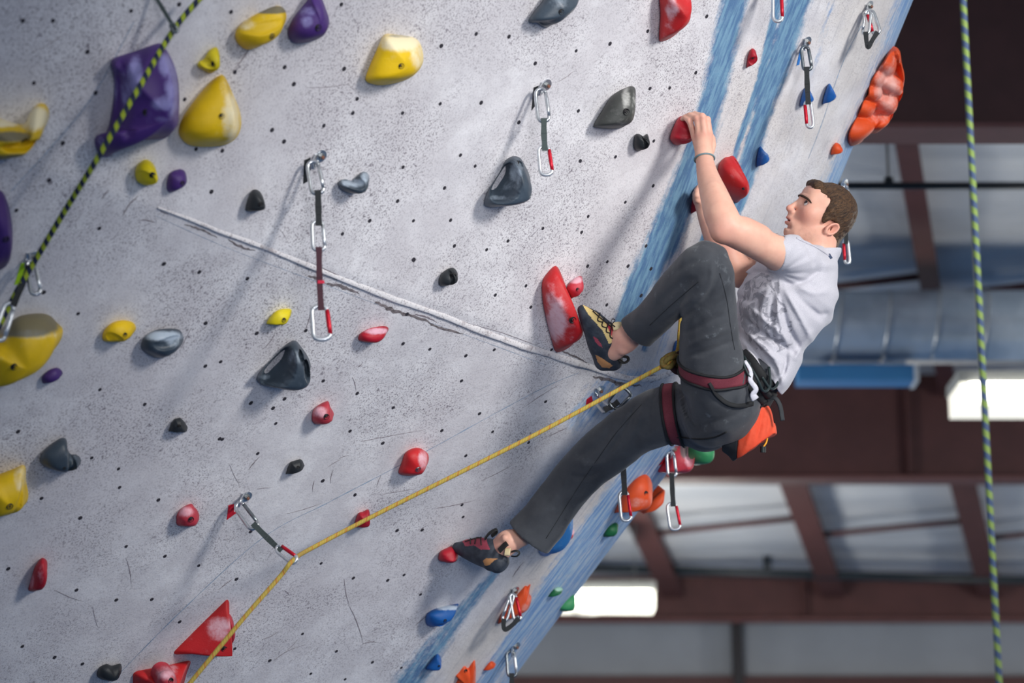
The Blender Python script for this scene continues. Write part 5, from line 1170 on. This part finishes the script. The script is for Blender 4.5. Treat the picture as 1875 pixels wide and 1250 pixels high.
# ------------------------------------------------------------------ chalk bag (hangs from the harness)
CB = empty('chalk_bag', to_world(C3(1372, 770, 7.05)[None])[0]); tag(CB, 'orange and black chalk bag hanging behind the climber\'s hip', 'chalk bag')
bgf = fold_map(1290, 700, 1440, 860, [([(1396, 745), (1392, 775), (1384, 812)], 4, .006), ([(1406, 742), (1408, 770), (1404, 800)], 4, -.005), ([(1413, 745), (1416, 775), (1413, 798)], 3, .005), ([(1380, 765), (1372, 795), (1362, 825)], 4, -.004)])
def bag_field(side):
    F_ = Field(.003)
    F_.add(chain([(1372, 752, 7.06, 37), (1376, 780, 7.06, 46), (1382, 815, 7.06, 50)]), .01)
    F_.add(chain([(1352, 776, 7.05, 22), (1334, 806, 7.05, 24)]), .02)
    def cut(f, X, Y, Z):
        px, py = pxy(X, Y, Z)
        bot = (px - 1350) * .53 + (py - 838) * .85; top = -((px - 1350) * .50 + (py - 764) * .86); rgt = (px - 1421) * .98 - (py - 790) * .12; lft = -((px - 1322) * .8 + (py - 812) * .1)
        f = np.maximum(f, np.maximum(np.maximum(bot, rgt), lft) * PXM * 7.06); f = np.maximum(f, top * PXM * 7.06)
        f = f + vnoise(px * .06 + py * .01, py * .012, Y * 30) * .009 + bgf(px, py)
        xl = np.interp(np.clip(py, 737, 838).ravel(), [737, 752, 770, 795, 838], [1398, 1384, 1366, 1352, 1349]).reshape(py.shape)
        dv = (px - xl) * PXM * 7.06 * .8
        return np.maximum(f, -dv if side else dv)
    F_.fn(cut, C3(1280, 880, 7.06) - [.1, .3, .1], C3(1460, 700, 7.06) + [.1, .3, .1]); return F_
q = NT('orange_bag_fabric'); n1 = q.noise(9, 4, .6); q.bump(q.noise(40, 4), .4, .004); ORB = q.out(q.mix(q.ramp(n1, .35, .75), lin((214, 72, 44)), lin((228, 100, 72))), .75, 0, .25)
bagb, _, _ = sub_mesh(bag_field(True), 'bag_body', ORB, CB); bagk, _, _ = sub_mesh(bag_field(False), 'bag_side_panel', plain('black_bag_fabric', (30, 34, 40), .8), CB)
def tubep(name, pts, r, mat, parent, flat=None, n=30):
    m = MB(); m.tube(to_world(np.array([C3(*p) for p in spline(pts, n)])), r, 8, flat=flat); return m.build(name, mat, parent)
tubep('rim', [(1352, 768, 7.0), (1372, 752, 6.985), (1392, 740, 7.0), (1404, 732, 7.05), (1396, 730, 7.1), (1370, 742, 7.12), (1350, 760, 7.08), (1350, 768, 7.01)], .010, BLACKW, CB)
tubep('strap', [(1405, 733, 7.0), (1418, 728, 6.99), (1428, 742, 6.985), (1433, 770, 6.985)], .0055, plain('grey_black_strap', (44, 48, 52), .7), CB, flat=(1.3, .5))
tubep('strap', [(1378, 700, 6.93), (1386, 715, 6.95), (1392, 735, 6.99)], .006, BLACKW, CB, flat=(1.3, .5))
crd = tubep('cord', [(1405, 802, 7.01), (1403, 810, 7.005), (1398, 818, 7.0)], .0026, plain('amber_cord', (232, 160, 40), .7), CB)
tubep('cord_lock', [(1397, 817, 7.0), (1397, 828, 7.0)], .0085, plain('dark_cord_lock', (36, 44, 44), .4), CB)
tubep('label_tag', [(1364, 660, 6.885), (1375, 680, 6.872), (1374, 696, 6.868), (1384, 712, 6.875), (1379, 722, 6.88), (1383, 731, 6.885)], np.interp(np.arange(30), [0, 10, 20, 29], [.004, .006, .007, .010]), plain('white_cotton_tag', (206, 206, 216), .9), HAR, flat=(1.2, .35))
# ------------------------------------------------------------------ quickdraws, hangers, tapes
STEEL = plain('polished_steel', (196, 200, 204), .28, .9, scale=80)
ALU = plain('bare_aluminium', (214, 218, 222), .35, .75, scale=80)
DSTEEL = plain('dull_steel', (128, 134, 138), .35, .9)
REDG = plain('red_anodised_gate', (190, 20, 44), .35, .35)
RUBR = plain('red_rubber_keeper', (214, 40, 70), .6)
SLBLK = plain('black_sling', (40, 43, 46), .8, scale=400, bump=.5); SLGRN = plain('grey_green_sling', (66, 76, 76), .8, scale=400, bump=.5)
SLMAR = plain('dark_maroon_sling', (74, 44, 54), .8, scale=400, bump=.5)
TAPEM = {'black': plain('black_tape', (34, 36, 38), .6), 'red': plain('red_tape', (200, 22, 44), .6), 'blue': plain('blue_tape', (48, 118, 196), .6), 'green': plain('lime_tape', (176, 220, 30), .6)}
def wd(px, py):
    x = px; d = wall_d(x, py)
    while d is None: x -= 4; d = wall_d(x, py)
    return d
def hang_d(d0, y0, y): return d0 - (y - y0) / FPX * d0 * math.tan(PITCH)
def PW(p): return V(p[0], p[1], p[2])
def carabiner(A, Bp, w, mat, parent, gate=None, side=1, r=.0052, yaw=0.0):
    A, Bp = PW(A), PW(Bp); ax = Bp - A; L = np.linalg.norm(ax); ax = ax / L
    vw = unit((A + Bp) / 2 - CAM); sd = unit(np.cross(ax, vw)); 
    if sd @ AX < 0: sd = -sd
    sd = unit(sd * math.cos(yaw) + np.cross(ax, sd) * math.sin(yaw)); wm = w * PXM * ((A + Bp) / 2 - CAM) @ AF
    pt = lambda u, v: A + ax * u * L + sd * side * v * wm
    path = [(.86, .5), (.95, .40), (1.0, .12), (.99, -.22), (.93, -.42), (.82, -.5), (.5, -.5), (.2, -.5), (.08, -.42), (.01, -.2), (0, .05), (.04, .28), (.13, .40)]
    m = MB(); m.tube(spline([pt(u, v) for u, v in path], 48), r, 10); o = m.build('carabiner', mat, parent)
    m = MB(); m.tube([pt(.13, .40), pt(.3, .42), pt(.6, .46), pt(.86, .5)], [r * .95, r * 1.05, r * 1.05, r * .9], 10); m.build('gate', gate or mat, o)
    return o
def sling(pts, w, mat, parent, name='sling', twist=0):
    P = spline([PW(p) for p in pts], 24); v = []; 
    vw = unit(P.mean(0) - CAM); m = MB(); d = pts[0][2]; hw = w * PXM * d / 2
    T = np.gradient(P, axis=0)
    for layer in (-1, 1):
        vv = []
        for i in range(24):
            t = unit(T[i]); sd = unit(np.cross(t, vw)); u = i / 23
            ww = hw * (1 + .12 * math.cos(u * 2 * math.pi) ** 2) * (.92 if layer > 0 else 1); c = P[i] + vw * layer * (.0022 + .004 * abs(math.cos(u * math.pi)) ** 3)
            vv += [c - sd * ww - vw * .0013, c + sd * ww - vw * .0013, c + sd * ww + vw * .0013, c - sd * ww + vw * .0013]
        ff = [(i * 4 + a, i * 4 + (a + 1) % 4, i * 4 + 4 + (a + 1) % 4, i * 4 + 4 + a) for i in range(23) for a in range(4)] + [(3, 2, 1, 0), (92, 93, 94, 95)]
        m.add(vv, ff)
    # bar tacks
    for u in (.3, .5, .7):
        i = int(u * 23); sd = unit(np.cross(unit(T[i]), vw)); m.bar(P[i] - sd * hw * .8 - vw * .004, P[i] + sd * hw * .8 - vw * .004, .003, .0016, up=vw)
    return m.build(name, mat, parent, False)
def hanger(bx, by, ex, ey, label, tape=None, group='bolt hangers', reach=.04):
    P, n = None, None; x = bx
    while P is None: P, n = wall_hit(x, by); x -= 4
    if n @ -unit(ray(bx, by)) < .3: n = unit(n - unit(ray(bx, by)) * .4)
    P = CAM + ray(bx, by) * ((P - CAM) @ AF)
    t = empty('bolt_hanger', P); tag(t, label, 'bolt hanger', None)
    E_ = CAM + ray(ex, ey) * ((((P + n * reach) - CAM) @ AF))
    dn = E_ - P - n * ((E_ - P) @ n); dn = unit(dn) if np.linalg.norm(dn) > .004 else unit(np.cross(n, AX)); sd = np.cross(n, dn)
    m = MB(); an = np.linspace(0, 2 * np.pi, 24, endpoint=False)
    m.tube([P - n * .002, P + n * .0035], .017, 20)
    m.bar(P + n * .002, P + dn * .02 + n * .002, .03, .004, up=n)
    a, b = P + dn * .012 + n * .003, E_
    ring = [b + .012 * (math.cos(q_) * unit(b - a) + math.sin(q_) * sd) for q_ in an]
    m.bar(a - sd * .011, b - sd * .011, .007, .004, up=n); m.bar(a + sd * .011, b + sd * .011, .007, .004, up=n); m.tube(ring, .0032, 8, closed=True)
    m.build('hanger_plate', STEEL, t, False)
    m = MB(); m.tube([P + n * .003, P + n * .010], .0085, 6); m.build('hex_bolt', plain('bolt_steel', (150, 152, 150), .4, .8), t, False); m = MB(); m.tube([P + n * .010, P + n * .014], .0042, 10); m.build('bolt_stud', plain('rusty_stud', (146, 100, 82), .6, .3), t, False)
    if tape:
        col, poly, lab = tape; vv = []; 
        for k in (.0015, .0002):
            for (x, y) in poly:
                h, nn = wall_hit(x, y)
                if h is None: h = CAM + ray(x, y) * wd(x, y); nn = n
                vv.append(h + nn * k)
        k = len(poly); ff = [tuple(range(k)), tuple(range(2 * k - 1, k - 1, -1))] + [(i, (i + 1) % k, k + (i + 1) % k, k + i) for i in range(k)]
        o = mesh_obj('route_tape', vv, ff, TAPEM[col], None, False); tag(o, lab, 'tape')
    return t
def quickdraw(label, x0, y0, parts, d0=None, off=.045):
    d0 = d0 if d0 is not None else wd(x0, y0) - off
    t = empty('quickdraw', V(x0, y0, d0)); tag(t, label, 'quickdraw')
    for p in parts:
        k = p[0]; D = lambda q_: (q_[0], q_[1], q_[2] if len(q_) > 2 else hang_d(d0, y0, q_[1]))
        if k == 'c': carabiner(D(p[1]), D(p[2]), p[3], p[4], t, p[5], p[6], yaw=(p[7] if len(p) > 7 else 0), r=(p[8] if len(p) > 8 else .0052))
        elif k == 's': sling([D(q_) for q_ in p[1]], p[2], p[3], t)
        elif k == 'r':
            q_ = PW(D(p[1])); m = MB(); m.box(q_, AX * .008, AF * .006, AU * .004); m.build('keeper_band', RUBR, t, False)
    return t
hanger(587, 285, 575, 300, 'steel bolt hanger with black tape at the top of the long double sling', ('black', [(557, 293), (568, 288), (566, 330), (555, 336)], 'black tape strip behind the long double sling\'s hanger'))
quickdraw('long double quickdraw with a maroon lower sling crossing the plaster lip', 575, 297, [('c', (573, 296), (582, 354), 23, STEEL, None, 1), ('s', [(582, 348), (583, 380), (584, 413)], 11, SLBLK), ('c', (582, 405), (584, 458), 22, ALU, None, 1), ('s', [(584, 452), (585, 510), (588, 568)], 10.5, SLMAR), ('r', (588, 516)), ('c', (586, 560), (590, 621), 31, ALU, REDG, 1, 0, .0062)])
hanger(1000, 155, 990, 166, 'steel bolt hanger with black tape above the short grey sling', ('black', [(977, 160), (985, 157), (982, 190), (973, 202)], 'black tape strip high on the upper panel behind a steel hanger'))
quickdraw('quickdraw with a grey sling hanging alone on the upper panel', 990, 163, [('c', (990, 163), (996, 222), 21, STEEL, None, 1), ('s', [(996, 216), (996, 245), (998, 276)], 10, SLGRN), ('c', (996, 268), (1001, 320), 22, ALU, REDG, 1)])
quickdraw('quickdraw cut by the top edge, only its lowest carabiner in view', 1424, -60, [('s', [(1424, -60), (1424, -10)], 9, SLBLK), ('c', (1424, -18), (1424, 39), 17, ALU, REDG, 1)])
hanger(1477, 76, 1474, 84, 'bolt hanger with blue tape between the blue brush strokes', ('blue', [(1465, 88), (1470, 85), (1463, 118), (1458, 120)], 'blue tape strip beside a bolt hanger'))
quickdraw('quickdraw hanging in front of the half hidden blue fin', 1474, 84, [('c', (1474, 86), (1479, 128), 15, DSTEEL, DSTEEL, 1), ('s', [(1477, 122), (1478, 155), (1480, 191)], 9, SLBLK), ('c', (1478, 186), (1484, 233), 12, ALU, REDG, -1)])
hanger(1591, 10, 1589, 22, 'bolt hanger near the top right edge of the wall')
quickdraw('folded quickdraw doubled up near the top right edge of the wall', 1589, 20, [('c', (1589, 20), (1585, 62), 12, STEEL, None, -1), ('c', (1592, 20), (1606, 62), 13, STEEL, REDG, -1), ('s', [(1585, 58), (1587, 78), (1590, 86), (1597, 74), (1607, 58)], 8, SLBLK)])
hanger(451, 908, 440, 920, 'bolt hanger with red tape holding the sling clipped to the lead rope', ('red', [(418, 925), (428, 922), (428, 937), (437, 935), (415, 951)], 'red tape marker beside the clipped sling'), reach=.05)
dq = wd(440, 920) - .05
quickdraw('quickdraw pulled sideways by the yellow lead rope', 440, 920, [('c', (436, 922, dq), (467, 966, dq - .05), 19, STEEL, DSTEEL, 1), ('s', [(463, 958, dq - .05), (490, 985, dq - .09), (515, 1009, dq - .13)], 10, SLGRN), ('c', (508, 1001, dq - .12), (541, 1027, dq - .17), 15, ALU, REDG, 1)], d0=dq)
hanger(1098, 713, 1098, 730, 'bolt hanger with red tape under the plaster lip near the raised foot', ('red', [(1074, 731), (1083, 724), (1087, 741), (1071, 751)], 'red tape strip below the raised foot'), reach=.05)
d7 = wd(1098, 730) - .07
quickdraw('quickdraw lifted flat beside the lead rope under the raised foot', 1098, 730, [('c', (1096, 733, d7), (1112, 752, d7 - .02), 14, STEEL, None, 1), ('s', [(1106, 750, d7 - .02), (1120, 744, d7 - .03), (1133, 735, d7 - .04)], 10, SLBLK), ('c', (1122, 745, d7 - .03), (1147, 713, d7 - .06), 26, DSTEEL, None, 1)], d0=d7)
quickdraw('quickdraw hanging below the straight thigh in front of the orange dome', 1140, 800, [('c', (1138, 790), (1141, 846), 16, STEEL, None, 1), ('s', [(1141, 840), (1142, 870), (1144, 906)], 9.5, SLBLK), ('c', (1142, 900), (1147, 953), 18, ALU, REDG, 1)], d0=wd(1138, 800) - .05)
hanger(1233, 822, 1229, 832, 'bolt hanger in front of the rose faceted hold', ('red', [(1206, 852), (1212, 848), (1224, 832), (1222, 830)], 'thin red tape strip beside the rose faceted hold'))
quickdraw('quickdraw hanging clear of the wall\'s blue edge below the harness', 1230, 828, [('c', (1228, 828), (1231, 872), 15, STEEL, None, 1), ('s', [(1230, 866), (1231, 895), (1233, 927)], 8.5, SLBLK), ('c', (1230, 921), (1237, 969), 19, ALU, REDG, 1)])
hanger(942, 1080, 938, 1090, 'bolt hanger in front of the orange flame hold')
quickdraw('folded quickdraw in front of the orange flame hold', 938, 1088, [('c', (938, 1088), (923, 1136), 9, STEEL, None, -1), ('c', (939, 1088), (948, 1136), 13, STEEL, REDG, 1), ('s', [(923, 1132), (922, 1146), (926, 1152), (938, 1144), (950, 1131)], 8, SLBLK)])
hanger(944, 1182, 938, 1195, 'bolt hanger near the bottom of the blue band')
quickdraw('quickdraw cut by the bottom edge on the blue band', 938, 1195, [('c', (935, 1192), (938, 1238), 16, DSTEEL, ALU, 1), ('s', [(937, 1232), (937, 1270)], 8, SLBLK)])
d12 = wd(1535, 330) - .03
t12 = hanger(1546, 336, 1550, 346, 'bolt hanger on the wall\'s edge behind the climber\'s head')
quickdraw('quickdraw on the wall\'s edge hidden behind the climber\'s head', 1548, 342, [('c', (1547, 340), (1553, 372), 9, STEEL, None, 1), ('s', [(1552, 368), (1550, 405), (1549, 446)], 7, SLBLK), ('c', (1548, 440), (1552, 482), 9, ALU, REDG, -1)], d0=d12)
hanger(60, 470, 54, 484, 'bolt hanger with lime tape near the left edge', ('green', [(38, 482), (48, 480), (42, 516), (26, 521)], 'lime green tape strip near the left edge'), reach=.05)
d13 = wd(55, 480) - .06
quickdraw('quickdraw clipped to the green and navy rope near the left edge', 55, 480, [('c', (56, 478, d13), (66, 538, d13 - .03), 18, STEEL, ALU, 1), ('s', [(54, 486, d13 - .02), (40, 522, d13 - .05), (24, 560, d13 - .09)], 11, SLBLK), ('c', (20, 556, d13 - .09), (-4, 622, d13 - .12), 20, ALU, None, 1)], d0=d13)
ds = wd(300, 20) - .05
t = quickdraw('grey sling meeting the green and navy rope at the top left', 283, -8, [('s', [(276, -20, ds), (298, 16, ds - .02), (317, 48, ds - .04)], 7, SLGRN), ('c', (314, 44, ds - .04), (323, 58, ds - .045), 8, DSTEEL, None, 1, 0, .004)], d0=ds)

# ------------------------------------------------------------------ ropes
def rope_mat(name, c1, c2, L, k, mode):
    q = NT(name); ln = q.attr('len'); an = q.attr('ang')
    ph1 = q.math('FRACT', q.math('ADD', q.math('MULTIPLY', ln, 1 / L), q.math('MULTIPLY', an, k)))
    ph2 = q.math('FRACT', q.math('SUBTRACT', q.math('MULTIPLY', ln, 1 / L), q.math('MULTIPLY', an, k)))
    if mode == 'check':
        f = q.math('COMPARE', q.math('GREATER_THAN', ph1, .5), q.math('GREATER_THAN', ph2, .5), .1)
    elif mode == 'tick':
        f = q.math('MULTIPLY', q.math('GREATER_THAN', ph1, .80), q.math('LESS_THAN', q.math('ABSOLUTE', q.math('SUBTRACT', ph1, .9)), .2))
        f2 = q.math('FRACT', q.math('MULTIPLY', ph1, 10)); f = q.math('MULTIPLY', f, q.math('GREATER_THAN', f2, .45))
    else: f = q.math('GREATER_THAN', ph1, .5)
    fine = q.math('FRACT', q.math('ADD', q.math('MULTIPLY', ln, 1 / .009), q.math('MULTIPLY', an, 3)))
    col = q.mix(f, lin(c1), lin(c2)); col = q.mix(q.math('MULTIPLY', q.ramp(fine, .3, .9), .22), col, lin((70, 66, 40)))
    q.bump(fine, .5, .0015); return q.out(col, .75, 0, .25)
def rope(name, pts, r, mat, label, n=200, parent=None, straight=False):
    P = np.array([PW(p) for p in pts]); P = resample(spline(P, n * 2), n) if len(P) > 2 else P[0] + (P[1] - P[0]) * np.linspace(0, 1, n)[:, None]
    v, f, L, A = tube_geo(P, r, 14); o = mesh_obj(name, v, f, mat, parent, True, {'len': L, 'ang': A})
    if label: tag(o, label, 'rope')
    return o
GNR = rope_mat('lime_navy_rope', (160, 176, 50), (34, 42, 70), .030, 1.0, 'twist')
GBR = rope_mat('lime_blue_rope', (134, 158, 84), (70, 88, 122), .034, 1.0, 'twist')
YLR = rope_mat('yellow_lead_rope', (186, 162, 76), (190, 102, 50), .033, 1.0, 'tick')
OLV = rope_mat('olive_knot_rope', (122, 106, 56), (146, 100, 50), .033, 1.0, 'tick')
pts = []
for (x, y, o) in [(376, -14, .10), (320, 52, .11), (252, 165, .22), (180, 287, .24), (120, 384, .16), (66, 474, .12), (30, 535, .14), (2, 590, .17), (-20, 632, .18)]: pts.append((x, y, max(wd(x, y) - o, 4)))
rope('climbing_rope', pts, .0068, GNR, 'lime and navy rope running down over the purple volume at left')
rope('climbing_rope', [(1762, -30, 5.6), (1831, 1280, 5.35)], .0076, GBR, 'lime and blue rope hanging free at the right in front of the hall', n=400)
dl = dq - .165
rope('lead_rope', [(1232, 660, 6.985), (1150, 704, 6.99), (1000, 785, 7.0), (860, 856, 7.0), (700, 936, 6.98), (575, 1001, 6.9), (538, 1024, dl), (512, 1056, dl - .02), (455, 1121, dl - .05), (395, 1193, dl - .08), (335, 1266, dl - .10)], .0064, YLR, 'yellow lead rope running from the climber\'s harness through the pulled sling', n=500)
kn = empty('tie_in_knot', V(1222, 664, 6.985)); tag(kn, 'olive figure eight knot tying the lead rope to the harness', 'knot')
rope('knot_strand', [(1212, 672, 6.985), (1222, 658, 6.97), (1238, 652, 6.975), (1246, 660, 6.985), (1238, 670, 6.995), (1224, 670, 7.0), (1214, 662, 6.99), (1222, 652, 6.985), (1238, 646, 6.98)], .0075, OLV, None, 80, kn)
rope('knot_strand', [(1236, 662, 6.98), (1226, 672, 6.97), (1214, 668, 6.975), (1214, 658, 6.98), (1228, 656, 6.985), (1240, 664, 6.99)], .0075, OLV, None, 60, kn)
rope('rope_tail', [(1236, 655, 6.99), (1242, 636, 7.02), (1244, 610, 7.05), (1247, 575, 7.08)], .006, YLR, None, 40, kn)
